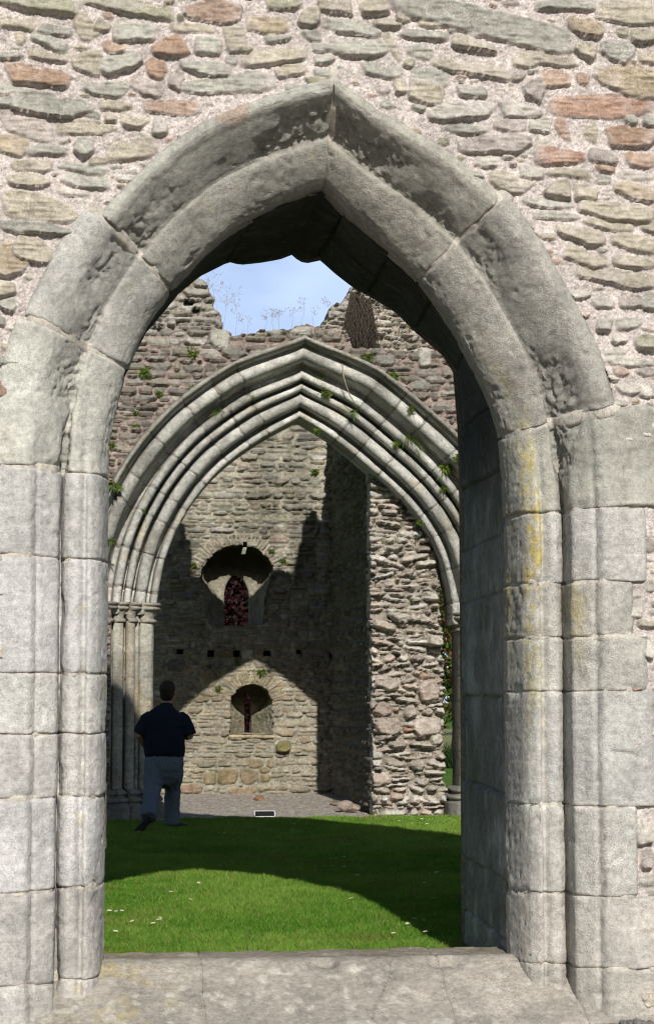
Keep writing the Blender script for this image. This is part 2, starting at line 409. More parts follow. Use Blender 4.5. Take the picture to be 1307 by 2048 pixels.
def colfn1(tints, right):
    def f(G, b, er, edge, X, U):
        x, y, z = G[..., 0], G[..., 1], G[..., 2]
        c = np.array(tints[min(b, len(tints)-1)])*(1+.14*fbm(x*2.5, y*2, z*2.5, 3, 61)+.16*fbm(x*9, y*9, z*9, 4, 62))[..., None]
        rb_ = random.Random(b*31+right*7); c = c*(1+rb_.uniform(-.11, .07))*np.array((1+rb_.uniform(-.012, .012), 1, 1+rb_.uniform(-.02, .02)))
        stk = np.clip(fbm(x*16, y*16, z*1.6, 3, 90)*1.3-.1+.4*fbm(x*3, y*3, z*3, 2, 91), 0, 1)[..., None]; c = c*(1-.15*stk)
        c = c*(1-.10*er[..., None])
        # horizontal bedding lines in the ashlar
        c = c*(1+.05*fbm(x*3, y*3, z*38, 2, 63))[..., None]
        # pale mortar smears by the joints
        mf = (1-sstep(0, .04, edge))*np.clip(fbm(x*9, y*9, z*9, 2, 64)*1.6+.1, 0, 1)
        c = c*(1-mf[..., None]*.7)+np.array((.6, .57, .52))*mf[..., None]*.7
        if right:   # yellow lichen on the inner order of the right jamb
            band = np.exp(-((z-2.5)/.72)**2)*(sstep(.03, .05, X)*(1-sstep(.105, .14, X))*1.0+.55*sstep(.24, .27, X)*(1-sstep(.30, .36, X))*np.exp(-((z-2.0)/.25)**2)+.4*(1-sstep(0, .04, X)))
            l = np.clip(band*(.50+1.4*fbm(x*7, y*7, z*4, 3, 65)+1.9*fbm(x*45, y*45, z*30, 3, 67)), 0, .9)[..., None]
            c = c*(1-l)+np.array((.46, .38, .13))*l
        else:
            l = np.clip(sstep(.38, .6, fbm(x*9, y*9, z*9, 3, 66))*.5*(1-sstep(.0, .3, X)+.2), 0, 1)[..., None]
            c = c*(1-l)+np.array((.48, .43, .27))*l
        if right:
            xv = at(1094, 1500, YF+.15)[0]; wv = xv+.012*fbm(z*4, 0, 0, 2, 81)+.006*fbm(z*22, 0, 0, 2, 82)
            v = (np.clip(1-np.abs(x-wv)/.006, 0, 1)*(z > at(0, 1602, YF)[2])*(z < at(0, 1384, YF)[2]))[..., None]*.8
            c = c*(1-v)+np.array((.60, .50, .34))*v
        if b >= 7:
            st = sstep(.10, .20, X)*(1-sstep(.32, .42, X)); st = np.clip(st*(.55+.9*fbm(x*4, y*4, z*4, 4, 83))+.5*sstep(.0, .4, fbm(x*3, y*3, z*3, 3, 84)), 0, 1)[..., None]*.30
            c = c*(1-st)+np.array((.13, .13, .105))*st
        if b == 9 and not right:
            l = sstep(.15, .3, 1-np.hypot((x-.66)/.19, (z-4.80)/.13)+.5*fbm(x*5, 0, z*5, 2, 99))[..., None]*.6
            c = c*(1-l)+np.array((.36, .25, .18))*l
        return c
    return f
vn_name = lambda b, u: 'voussoir' if u > 2.9 else 'jamb_stone'
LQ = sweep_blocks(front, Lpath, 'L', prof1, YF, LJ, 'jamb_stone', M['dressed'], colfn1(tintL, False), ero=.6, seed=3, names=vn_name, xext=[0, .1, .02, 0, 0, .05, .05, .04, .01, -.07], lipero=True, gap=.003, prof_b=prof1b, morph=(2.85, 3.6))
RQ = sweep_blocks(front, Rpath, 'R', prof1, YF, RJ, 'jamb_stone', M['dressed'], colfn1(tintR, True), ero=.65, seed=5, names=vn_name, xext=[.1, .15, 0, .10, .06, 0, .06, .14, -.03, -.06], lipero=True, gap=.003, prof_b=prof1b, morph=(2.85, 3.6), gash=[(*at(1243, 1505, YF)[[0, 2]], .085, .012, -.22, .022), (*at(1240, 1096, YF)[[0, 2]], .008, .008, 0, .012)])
# make the arch blocks more eroded than the jambs: handled by the er noise above

# reveals and soffit
backL = pp([(195, 1000), (212, 880), (240, 760), (285, 668), (345, 598), (400, 553), (440, 533), (457, 524), (480, 530), (520, 526), (560, 519), (583, 510)], YF+ZB)
backR = pp([(917, 1000), (914, 860), (905, 745), (885, 712), (830, 665), (790, 625), (750, 600), (705, 575), (670, 548), (640, 521), (612, 527), (598, 523), (583, 510)], YF+ZB)
xbL = backL[0][0]; xbR = backR[0][0]
bL = [(xbL, -.25), (xbL, .8), (xbL, 1.8), (xbL, 2.5)]+backL
bR = [(xbR, -.25), (xbR, .8), (xbR, 1.8), (xbR, 2.5)]+backR
def reveal(Pf, Pb, out, hj, seed):
    n, m = 620, 110
    a, _ = resample(Pf, n=n); b, _ = resample(Pb, n=n, smooth=False)
    T = np.linspace(0, 1, m)
    # match the straight part height for height, then the arc by fraction
    def bysplit(P, hs):
        Q, L = resample(P, n=1500, smooth=False) if P is Pb else resample(P, n=1500)
        i = np.argmax(Q[:, 1] > hs); k = int(n*.5)
        A = np.stack([np.interp(np.linspace(0, i, k, endpoint=False), np.arange(len(Q)), Q[:, c]) for c in (0, 1)], 1)
        B = np.stack([np.interp(np.linspace(i, len(Q)-1, n-k), np.arange(len(Q)), Q[:, c]) for c in (0, 1)], 1)
        return np.concatenate([A, B])
    a = bysplit(Pf, 2.6); b = bysplit(Pb, 2.6)
    U, K = np.meshgrid(np.arange(n), T, indexing='ij')
    X = a[:, None, 0]*(1-K)+b[:, None, 0]*K; Z = a[:, None, 1]*(1-K)+b[:, None, 1]*K; Y = YF+.58+K*(ZB-.58)
    if out == 'L': X = X-.055*sstep(0, .08, K)*(1-sstep(2.9, 3.7, Z))
    G = np.stack([X, Y, Z], -1); nr = vnormals(G)
    cx = np.array([1.15, 11.8, 1.8]); 
    if np.mean(np.sum(nr*(cx-G), -1)) < 0: nr = -nr
    s = np.linspace(0, 1, n)
    Ls = np.concatenate([[0], np.cumsum(np.linalg.norm(np.diff(b, axis=0), axis=1))])
    d = .010*fbm(X*6, Y*6, Z*6, 3, seed)+.005*fbm(X*25, Y*25, Z*25, 2, seed+1)
    js = [np.interp(h, b[:int(n*.5), 1], Ls[:int(n*.5)]) for h in hj]
    js += list(np.arange(js[-1]+.42, Ls[-1], .40))
    js = np.array(js); blk = np.searchsorted(js, Ls)
    S = Ls[:, None]+.012*fbm(K*5, U*.02, 0, 2, seed+4)
    dist = np.min(np.abs(S[..., None]-js), -1)
    d = d-.02*(1-np.clip(dist/.016, 0, 1))
    off = np.array([random.uniform(-.02, .02) for _ in range(len(js)+2)])
    d = d+off[np.searchsorted(js, S)]*1.0
    vj = np.array([random.choice((.33, .45, .55, 2)) for _ in range(len(js)+2)])
    dv = np.abs(K-vj[np.searchsorted(js, S)])*(ZB-.58)
    d = d-.014*(1-np.clip(dv/.014, 0, 1))
    d = d-.05*sstep(.93, 1.0, K)**2*(1+.6*fbm(U*.05, K*3, 0, 2, seed+6))-.01*(1-sstep(0, .03, K))
    d = d*(1-sstep(.96, 1.0, s))[:, None]
    G = G+nr*d[..., None]
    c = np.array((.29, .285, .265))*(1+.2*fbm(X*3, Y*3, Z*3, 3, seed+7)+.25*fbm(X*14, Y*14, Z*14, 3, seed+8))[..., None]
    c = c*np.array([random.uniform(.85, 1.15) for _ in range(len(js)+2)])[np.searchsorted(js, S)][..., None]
    l = np.clip(sstep(.10, .5, fbm(Y*5, Z*5, X*5, 4, seed+9))*.55, 0, 1)[..., None]; c = c*(1-l)+np.array((.56, .56, .54))*l
    l = np.clip(sstep(.05, .5, fbm(Y*3, Z*2.5, X*5, 3, seed+10))*np.where(K < .4, .8, .45), 0, 1)[..., None]; c = c*(1-l)+np.array((.17, .15, .055))*l
    c = c*(1-.78*sstep(2.5, 3.3, Z))[..., None]   # shade under the arch put into the soffit colour
    # flip orientation is irrelevant (double sided)
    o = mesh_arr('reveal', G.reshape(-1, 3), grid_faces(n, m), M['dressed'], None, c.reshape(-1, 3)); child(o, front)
    return b
hR = [at(918, y, YF+ZB)[2] for y in (1817, 1709, 1561, 1391, 1210, 1085, 985, 900)]
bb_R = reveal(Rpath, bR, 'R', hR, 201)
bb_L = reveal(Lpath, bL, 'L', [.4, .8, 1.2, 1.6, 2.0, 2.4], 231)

# rubble facing
Rf = Field(-1.0, 3.6, -.2, 6.1, .0066, (.50, .445, .42), 11, warp=.014, wscale=8, rough=.0042)
Rf.smear = .38
pal = dict(t=(.385, .345, .272), g=(.35, .345, .30), o=(.29, .28, .20), r=(.37, .26, .20), R=(.33, .215, .145), Q=(.38, .23, .165), p=(.35, .305, .28), w=(.48, .45, .40), a=(.40, .325, .225))
SL = [(150,15,340,60,3,'o'),(515,25,330,60,8,'o'),(845,40,210,90,3,'r'),(1130,15,150,50,0,'o'),(1290,20,40,50,0,'t'),(75,95,160,50,3,'t'),(215,120,130,40,10,'g'),(345,110,125,70,55,'t'),(415,105,55,50,20,'t'),(540,125,150,90,0,'g'),(765,112,170,40,2,'t'),(940,145,75,110,-10,'t'),(1065,102,150,65,0,'a'),(1235,70,80,70,0,'t'),(720,65,25,40,0,'o'),(85,150,40,55,0,'t'),(200,165,140,50,15,'g'),(195,215,140,55,3,'t'),(45,220,100,30,-3,'g'),(350,240,110,90,5,'t'),(455,185,80,50,15,'r'),(480,250,150,75,-15,'g'),(680,185,140,80,-8,'R'),(830,185,100,65,5,'g'),(620,270,80,80,10,'R'),(160,300,250,80,8,'R'),(30,350,90,65,5,'g'),(420,350,170,60,0,'g'),(590,345,130,75,8,'p'),(705,318,60,80,0,'p'),(820,275,180,55,3,'g'),(925,237,45,40,20,'g'),(1090,215,240,75,-6,'t'),(1115,155,100,25,-5,'g'),(1245,140,80,40,0,'g'),(1290,190,80,35,0,'g'),(1290,235,80,40,-5,'g'),(985,195,50,25,0,'o'),(1160,278,115,50,-5,'t'),(910,335,330,70,-7,'g'),(15,410,80,40,0,'g'),(210,420,290,80,8,'g'),(460,420,120,40,0,'t'),(690,425,210,60,0,'r'),(445,470,45,35,0,'t'),(540,480,105,60,5,'t'),(370,460,60,30,0,'g'),(100,490,210,100,10,'p'),(345,510,220,55,0,'t'),(640,510,60,60,0,'w'),(45,575,110,80,5,'a'),(190,600,150,40,0,'g'),(335,590,70,70,0,'g'),(515,595,200,90,-15,'t'),(390,648,65,35,0,'t'),(330,670,180,35,8,'g'),(130,665,150,45,3,'t'),(120,722,150,50,0,'t'),(340,725,170,60,5,'g'),(290,765,120,30,0,'w'),(175,830,290,100,5,'t'),(150,910,260,50,4,'g'),(135,1000,140,90,20,'t'),(50,1040,130,140,25,'a'),(30,1155,80,50,0,'t'),(30,1210,70,55,0,'g'),(5,1280,30,40,0,'g')]
SR = [(45,30,110,60,0,'t'),(180,30,120,65,-5,'t'),(305,65,50,60,50,'t'),(240,95,110,40,0,'t'),(100,110,210,65,8,'g'),(120,190,230,70,0,'g'),(265,185,110,36,60,'t'),(385,140,190,40,3,'g'),(415,95,100,30,0,'t'),(505,112,45,35,0,'g'),(595,135,70,35,0,'g'),(370,205,95,55,5,'g'),(215,275,160,70,15,'g'),(322,250,40,40,0,'o'),(600,180,190,55,12,'t'),(610,85,720,105,12,'g'),(940,20,270,45,-3,'g'),(1200,45,240,100,-3,'t'),(1035,105,140,75,15,'a'),(1260,140,110,60,5,'t'),(1180,125,50,35,0,'o'),(800,228,120,80,-5,'t'),(910,235,200,60,10,'t'),(1030,200,85,70,15,'t'),(1160,205,130,85,10,'g'),(1285,220,90,70,0,'t'),(575,270,300,60,8,'t'),(410,310,140,80,15,'g'),(400,370,150,80,12,'t'),(290,350,60,50,10,'t'),(365,430,55,25,0,'g'),(570,365,130,45,5,'g'),(765,300,55,40,-30,'p'),(825,360,70,90,0,'p'),(915,315,125,65,0,'R'),(1020,315,50,45,0,'r'),(1200,315,260,120,12,'a'),(1095,425,380,90,-2,'Q'),(545,440,270,65,-3,'w'),(770,440,170,50,3,'w'),(555,505,180,60,-4,'g'),(730,500,130,50,5,'p'),(850,500,80,55,0,'w'),(945,515,95,50,65,'r'),(1050,530,60,75,0,'t'),(1210,545,190,80,5,'R'),(1215,480,50,40,0,'g'),(1290,490,60,50,0,'g'),(670,575,270,70,-5,'p'),(635,645,85,40,5,'w'),(930,620,190,70,3,'Q'),(1105,630,110,50,10,'p'),(1110,675,75,30,0,'R'),(1250,640,120,60,8,'R'),(740,730,170,80,15,'t'),(810,690,90,50,5,'g'),(960,695,170,40,4,'t'),(1100,718,60,35,0,'g'),(925,760,110,60,0,'t'),(1035,775,90,65,0,'t'),(1230,765,160,65,8,'a'),(1235,705,140,35,5,'w'),(885,812,190,45,3,'g'),(1155,840,280,80,4,'t'),(905,862,180,35,3,'g'),(1125,895,190,45,6,'t'),(1005,935,200,65,10,'t'),(1225,975,170,65,12,'t'),(1290,900,60,60,0,'t'),(1035,1035,170,65,12,'t'),(1100,1000,45,20,0,'g'),(1225,1050,160,45,5,'t'),(1150,1110,290,60,5,'t'),(1100,1210,90,45,10,'g'),(1210,1200,90,60,-10,'p'),(1280,1210,60,70,0,'g'),(1110,1290,60,70,10,'g'),(1200,1295,110,45,-5,'g'),(1290,1370,120,60,-5,'o')]
SP = [(1229,705,44,18,0,'g'),(1258,725,90,16,3,'g'),(1259,775,62,26,2,'w'),(1236,808,34,12,0,'g'),(1292,785,30,20,0,'w'),(1266,830,52,18,8,'w'),(1290,745,40,16,0,'p'),(1266,1212,34,44,0,'w'),(1292,1245,40,14,2,'t'),(1298,1170,18,24,0,'w'),(1296,1300,22,30,0,'w'),(1290,1660,34,46,0,'w'),(1295,1715,26,40,0,'p'),(1292,1760,30,24,0,'w'),(1294,1990,30,40,0,'t'),(1300,1090,20,30,0,'p'),(6,1010,18,24,0,'t'),(4,1390,14,30,0,'p'),(6,1500,16,30,0,'p'),(-8,1110,26,40,0,'t'),(-10,1250,30,30,0,'g')]
front_px = [(x/1.9985, y/1.9985, w/1.9985, h/1.9985, a, c) for x, y, w, h, a, c in SL]+[(654+x/2.0015, y/2.0015, w/2.0015, h/2.0015, a, c) for x, y, w, h, a, c in SR]+SP
for px, py, w, h, a, c in front_px:
    p = at(px, py, YF); k = YF/F
    f_ = random.uniform(.84, 1.10); cc = tuple((v*.84+g_*.16)*f_ for v, g_ in zip(pal[c], (.375, .35, .31)))
    Rf.stone(p[0], p[2], w*k*1.20, h*k*1.22, -math.radians(a), cc, random.uniform(.010, .032), random.choice((3, 4, 6)), random.uniform(.007, .016), .010, tilt=-random.uniform(.1, .85), taper=random.uniform(-.35, .35))
fx0, fz0 = at(0, 2048, YF)[[0, 2]]; fx1, fz1 = at(1307, 0, YF)[[0, 2]]
for _ in range(9000):
    a = random.uniform(-1, 3.6); z = random.uniform(-.2, 6.1)
    inside = (fx0-.02 < a < fx1+.02) and z < fz1+.02
    if inside: w = random.uniform(.03, .17)*random.choice((1, 1, .6)); h = min(.055, w*random.uniform(.22, .6))
    else: w = random.uniform(.08, .36); h = random.uniform(.04, .11)
    Rf.stone(a, z, w, h, random.gauss(0, .12), shade(pal[random.choice('ttggggowprraw')]), random.uniform(.010, .03) if inside else random.uniform(.02, .05), random.choice((3, 4, 5)), .008, .005, tilt=-random.uniform(0, .7), taper=random.uniform(-.3, .3), free=True)
def outer(Qn, X): return [(q[0]+n[0]*X, q[1]+n[1]*X) for q, n in zip(Qn[0][::6], Qn[1][::6])]
def outer_t(Qn, X0, X1, Pa):
    n = len(Qn[0]); s_ = np.linspace(0, Qn[2], n)
    xx = X0+(X1-X0)*(s_ > Pa)
    return [(q[0]+m_[0]*x_, q[1]+m_[1]*x_) for q, m_, x_ in zip(Qn[0][::4], Qn[1][::4], xx[::4])]
opoly = outer_t(LQ, .54, .455, LJ[-1])+outer_t(RQ, .54, .465, RJ[-1])[::-1]
Rf.h[:] += .0
o = Rf.build('rubble_facing', YF+.005, M['rubble'], None, mask=lambda a, z: ~inpoly(a, z, opoly)); child(o, front)

# core behind the facing: gable, back face, ends (rests on the ground)
gx = [-7, -5, .2, .86, 1.19, 3.13, 3.75, 4.64, 6.4, 9]; gz = [3.5, 4.2, 10.1, 9.5, 9.06, 7.66, 6.9, 5.54, 4.0, 3.4]
def gtop(x): return np.interp(x, gx, gz)+.10*fbm(np.asarray(x)*2.5, 0, 0, 2, 44)
ops = [(p[0], p[1]) for p in (outer(LQ, .45)+outer(RQ, .45)[::-1])]
bkp = [tuple(p) for p in np.concatenate([bb_L[::5], bb_R[::-5]])]
V = []; Fc = []
def quad(*pts):
    i = len(V); V.extend(pts); Fc.append((i, i+1, i+2, i+3))
for poly, y in ((ops, YF+.09), (bkp, YF+ZB)):
    xs = np.linspace(-7, poly[0][0], 12)
    for a, b in zip(xs[:-1], xs[1:]): quad((a, y, -.2), (b, y, -.2), (b, y, float(gtop(b))), (a, y, float(gtop(a))))
    xs = np.linspace(poly[-1][0], 9, 14)
    for a, b in zip(xs[:-1], xs[1:]): quad((a, y, -.2), (b, y, -.2), (b, y, float(gtop(b))), (a, y, float(gtop(a))))
    for p, q in zip(poly[:-1], poly[1:]):
        if abs(p[0]-q[0]) > 1e-5: quad((p[0], y, p[1]), (q[0], y, q[1]), (q[0], y, float(gtop(q[0]))), (p[0], y, float(gtop(p[0]))))
xs = np.linspace(-7, 9, 60)
for a, b in zip(xs[:-1], xs[1:]): quad((a, YF+.09, float(gtop(a))), (b, YF+.09, float(gtop(b))), (b, YF+ZB, float(gtop(b))), (a, YF+ZB, float(gtop(a))))
for x in (-7, 9): quad((x, YF+.09, -.2), (x, YF+ZB, -.2), (x, YF+ZB, float(gtop(x))), (x, YF+.09, float(gtop(x))))
o = mesh_arr('wall_core', V, Fc, M['back'], None, np.tile((.33, .30, .26), (len(V), 1)), smooth=False); child(o, front)

# sill: three weathered slabs with a sloping front
def sill(x0, x1, seed, tint):
    prof = [(.98, -.1), (.98, .20), (.965, .265), (.93, .285), (.80, .287), (.66, .283), (.55, .285), (.50, .282), (.46, .272), (.38, .225), (.20, .132), (.02, .045), (-.10, -.015), (-.16, -.08)]
    prof = [(y_, z_-.072-(.1 if z_ < -.05 else 0)) for y_, z_ in prof]
    pr, _ = resample(prof, n=120, smooth=True)
    nu = int((x1-x0)/.011)+2; U, K = np.meshgrid(np.linspace(x0, x1, nu), np.arange(120), indexing='ij')
    ts = .5+.5*fbm(K*.05, U*3, seed, 2, 8)
    G = np.stack([U+.012*fbm(K*.06, 3.3, U*0, 2, 9), YF+pr[K, 0], pr[K, 1]], -1)
    nr = vnormals(G)
    if np.mean(nr[..., 2]) < 0: nr = -nr
    x, y, z = G[..., 0], G[..., 1], G[..., 2]
    e = np.minimum(U-x0, x1-U)
    d = .008*fbm(x*4, y*4, z*4, 3, 300)+.004*fbm(x*20, y*20, z*20, 3, 301)-.007*(1-np.clip(e/.010, 0, 1))**2
    # chipped arris
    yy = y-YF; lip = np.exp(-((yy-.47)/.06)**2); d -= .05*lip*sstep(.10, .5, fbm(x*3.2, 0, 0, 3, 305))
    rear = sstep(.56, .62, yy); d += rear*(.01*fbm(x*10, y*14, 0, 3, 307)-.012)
    G = G+nr*d[..., None]
    c = np.array(tint)*.80*(1+.26*fbm(x*2.6, y*2.6, z*2.6, 4, 310)+.16*fbm(x*14, y*14, z*14, 3, 311))[..., None]
    ck = np.abs(x-(1.55+.05*fbm(y*5, z*5, 0, 3, 317)+.4*(y-YF-.3)))*1.0; c = c*(1-.45*(1-sstep(.0, .008, ck)))[..., None]
    l = (sstep(.34, .46, fbm(x*16, y*16, z*16, 2, 312))*.5)[..., None]; c = c*(1-l)+np.array((.56, .53, .47))*l
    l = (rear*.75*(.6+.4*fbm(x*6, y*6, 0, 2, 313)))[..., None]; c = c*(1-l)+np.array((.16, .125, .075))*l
    l = (np.exp(-((x-.1)/.3)**2)*sstep(.0, .5, fbm(x*8, y*8, z*8, 3, 314))*.6)[..., None]; c = c*(1-l)+np.array((.40, .33, .16))*l
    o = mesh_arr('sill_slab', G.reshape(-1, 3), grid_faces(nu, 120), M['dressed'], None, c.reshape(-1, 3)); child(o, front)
xj = [-.95]+[at(p, 1960, YF+.25)[0] for p in (408, 892, 1148)]+[3.3]
for k in range(4): sill(xj[k]+.0005, xj[k+1]-.0005, 400+k, [(.42, .385, .335), (.44, .40, .35), (.45, .41, .36), (.46, .42, .37)][k])

#SECTION2
# ------------------------------------------------------------------ INNER ARCH WALL
YA = 26.4; TA = 1.15
KA = (YA+.5)/F
archw = tag(empty('ruined_wall', (2.7, YA+.4, 0)), 'weathered wall with the many-ribbed moulded pointed arch beyond the lawn', 'wall')
I_L = pp([(314, 1208), (318, 1180), (328, 1130), (345, 1080), (370, 1030), (400, 985), (440, 940), (490, 900), (540, 868), (598, 836)], YA+.6)
I_R = pp([(903, 1226), (899, 1190), (890, 1150), (878, 1110), (860, 1072), (830, 1028), (790, 983), (745, 943), (700, 905), (650, 868), (598, 836)], YA+.6)
XAl0, XAr0, hL0, hR0 = I_L[0][0], I_R[0][0], I_L[0][1], I_R[0][1]
I_L = [(I_L[0][0]-.004, I_L[0][1]-.16)]+I_L; I_R = [(I_R[0][0]+.004, I_R[0][1]-.16)]+I_R
def roll(cx, cz, r, a0=0, a1=180, n=9):
    return [(cx-r*math.cos(math.radians(t)), cz-r*math.sin(math.radians(t))) for t in np.linspace(a0, a1, n)]
prof2 = [(0, TA+.02), (0, .62)]+roll(.05, .57, .045, 10, 150)+[(.115, .72), (.15, .70)]+roll(.235, .45, .075, 0, 160)+[(.325, .63), (.355, .60)]+roll(.405, .36, .045, 0, 160)+[(.465, .54), (.495, .50)]+roll(.55, .25, .055, 0, 160)+[(.625, .46), (.69, .46), (.738, .26)]+roll(.83, .09, .085, 0, 165)+[(.925, .115), (.945, .10), (.95, .0), (.965, -.05), (.975, -.11), (.995, -.15), (1.03, -.145), (1.045, -.08), (1.06, .0), (1.065, .06)]
def colfn2(G, b, er, edge, X, U):
    x, y, z = G[..., 0], G[..., 1], G[..., 2]
    r = random.Random(b*7+int(abs(X[0, 0])*10)); f = r.uniform(.82, 1.15)
    c = np.array((.43, .42, .385))*f*(1+.18*fbm(x*3, y*3, z*3, 3, 161)+.2*fbm(x*12, y*12, z*12, 3, 162))[..., None]
    l = np.clip(sstep(.15, .5, fbm(x*4, y*4, z*4, 3, 163))*.4, 0, 1)[..., None]; c = c*(1-l)+np.array((.38, .31, .19))*l
    l = np.clip(sstep(.0, .4, fbm(x*2.2, y*9, z*2.2, 3, 164))*.6, 0, 1)[..., None]; c = c*(1-l)+np.array((.17, .165, .14))*l
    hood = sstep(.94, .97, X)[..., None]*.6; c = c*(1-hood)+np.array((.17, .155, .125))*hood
    return c
def arc_blocks(P, out, seed):
    _, L = resample(P, .02)
    J = []; u = .3
    while u < L-.25:
        J.append(u); u += random.uniform(.30, .48)
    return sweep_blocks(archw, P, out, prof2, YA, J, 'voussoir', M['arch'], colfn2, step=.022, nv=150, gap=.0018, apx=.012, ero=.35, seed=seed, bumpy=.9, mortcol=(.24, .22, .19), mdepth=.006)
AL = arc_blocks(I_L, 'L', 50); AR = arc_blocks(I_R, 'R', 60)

# jamb piers: clustered shafts, moulded capitals and bases
XAl, XAr, hL, hRr = XAl0, XAr0, hL0, hR0
plan = [(.02, TA), (.02, .62), (.03, .53), (.055, .485), (.11, .455), (.17, .445), (.205, .455), (.215, .50), (.225, .43), (.262, .42), (.27, .45)]+roll(.335, .36, .062, 10, 165, 9)+[(.405, .44), (.425, .40), (.43, .30), (.50, .27), (.56, .27), (.575, .33), (.60, .14), (.66, .08), (.80, .03), (.82, .0), (.98, .0), (1.0, .06)]
def pier(x0, sgn, htop, name_seed):
    pl, _ = resample(plan, n=130, smooth=False)
    # outward normal of the plan (towards the opening and the viewer)
    T = np.gradient(pl, axis=0); T /= np.linalg.norm(T, axis=1)[:, None]; Nn = np.stack([T[:, 1], -T[:, 0]], 1)
    Nn = np.where((Nn[:, :1]*-1+Nn[:, 1:]*-1) < 0, -Nn, Nn)
    k = np.ones(9)/9
    Nn = np.stack([np.convolve(np.pad(Nn[:, c], 4, 'edge'), k, 'valid') for c in (0, 1)], 1)
    def ring(hs, offs, name, tint, noise=1.0, joints=None):
        Hh, K = np.meshgrid(hs, np.arange(130), indexing='ij'); O = np.repeat(np.asarray(offs)[:, None], 130, 1)
        X = x0+sgn*-1*(0)+sgn*(pl[K, 0]+Nn[K, 0]*O); Y = YA+pl[K, 1]+Nn[K, 1]*O
        d = noise*(.006*fbm(X*8, Y*8, Hh*8, 3, name_seed)+.004*fbm(X*30, Y*30, Hh*20, 2, name_seed+1))
        if joints is not None:
            ds = np.min(np.abs(Hh[..., None]-joints), -1); d = d-.010*(1-np.clip(ds/.014, 0, 1))
        X = X+sgn*Nn[K, 0]*d; Y = Y+Nn[K, 1]*d
        G = np.stack([X, Y, Hh], -1)
        c = np.array(tint)*(1+.2*fbm(X*3, Y*3, Hh*3, 3, name_seed+2)+.2*fbm(X*11, Y*11, Hh*11, 3, name_seed+3))[..., None]
        if joints is not None:
            r = np.array([random.uniform(.82, 1.15) for _ in range(len(joints)+1)]); c = c*r[np.searchsorted(joints, Hh)][..., None]
            l = np.clip(sstep(.1, .4, fbm(X*7, Y*7, Hh*2, 3, name_seed+5))*.5, 0, 1)[..., None]; c = c*(1-l)+np.array((.30, .24, .14))*l
            l = (np.clip(sstep(1.9, .3, Hh) if False else 1-sstep(.2, 1.6, Hh), 0, 1)*.0)[..., None]; c = c*(1-l)
        o = mesh_arr(name, G.reshape(-1, 3), grid_faces(len(hs), 130), M['arch'], None, c.reshape(-1, 3)); child(o, archw)
    js = np.arange(.55, htop-.45, .33)+np.array([random.uniform(-.05, .05) for _ in np.arange(.55, htop-.45, .33)])
    hs = np.arange(.42, htop-.235, .016); ring(hs, np.zeros(len(hs)), 'clustered_shafts', (.33, .315, .27), 1, js)
    cp = [(-.26, 0), (-.255, .035), (-.235, .045), (-.215, .030), (-.205, .0), (-.15, .01), (-.11, .03), (-.09, .075), (-.075, .095), (-.055, .09), (-.048, .06), (-.04, .055), (-.03, .085), (-.012, .10), (.004, .09), (.012, .05), (.016, -.06)]
    cr, _ = resample(cp, n=60, smooth=False); ring(htop+cr[:, 0], cr[:, 1], 'capital', (.27, .25, .21), 1.6)
    bp = [(-.1, .16), (.20, .16), (.215, .12), (.24, .10), (.25, .135), (.275, .14), (.295, .12), (.31, .06), (.335, .05), (.345, .085), (.37, .09), (.39, .06), (.41, .02), (.43, -.01)]
    br, _ = resample(bp, n=60, smooth=False); ring(br[:, 0], br[:, 1], 'pier_base', (.22, .205, .175), 2.0)
pier(XAl-.02, -1, hL, 500); pier(XAr+.07, 1, hRr, 540)

# spandrel rubble
SA = Field(-.8, 6.3, -.1, 6.75, .0155, (.30, .235, .205), 21, warp=.012, wscale=6, rough=.006)
palA = [(.20, .185, .155), (.24, .215, .18), (.17, .16, .14), (.22, .20, .165), (.26, .24, .21), (.19, .165, .14), (.15, .14, .12), (.30, .28, .25)]
SA.courses(-.85, 6.35, -.1, 6.9, (.055, .12), (.14, .42), .016, palA, (.03, .085), sq=6, edge=.011, strata=.008, slope=.012)
for px, py, w, h in ((985, 1, 1, 1),):
    pass
def pA(px, py, Y=YA): 
    q = at(px, py, Y); return q[0], q[2]
for px, py, w, h, f in ((440, 678, 44, 46, 1.9), (848, 712, 28, 50, 2.0), (768, 722, 44, 24, 1.3), (838, 770, 46, 24, 1.2), (720, 660, 60, 14, 1.6), (600, 662, 50, 16, 1.8), (545, 665, 40, 15, 1.5)):
    a, z = pA(px, py); SA.stone(a, z, w*YA/F, h*YA/F, 0, tuple(v*f for v in (.2, .19, .165)), .07, 5, .02, .008, force=True)
outl = outer(AL, 1.0)+outer(AR, 1.0)[::-1]
# the parts of the wall under the spring line stay solid behind the piers
hole = [(XAl-.62, -1), (XAl-.62, hL-.05)]+[p for p in outl]+[(XAr+.62, hRr-.05), (XAr+.62, -1)]
topx = [at(p, 700, YA)[0] for p in (100, 300, 410, 421, 460, 463, 512, 514, 560, 588, 592, 655, 660, 690, 705, 800, 860, 1200)]
topz = [at(300, p, YA)[2] for p in (690, 690, 690, 660, 657, 666, 664, 656, 654, 652, 645, 642, 648, 655, 690, 690, 692, 700)]
def tmask(a, z): return z < np.interp(a, topx, topz)+.03*fbm(a*6, 3, 0, 2, 3)
o = SA.build('rubble_masonry', YA, M['archrub'], None, mask=lambda a, z: tmask(a, z) & ~inpoly(a, z, hole), extr=(0, TA, 0)); child(o, archw)

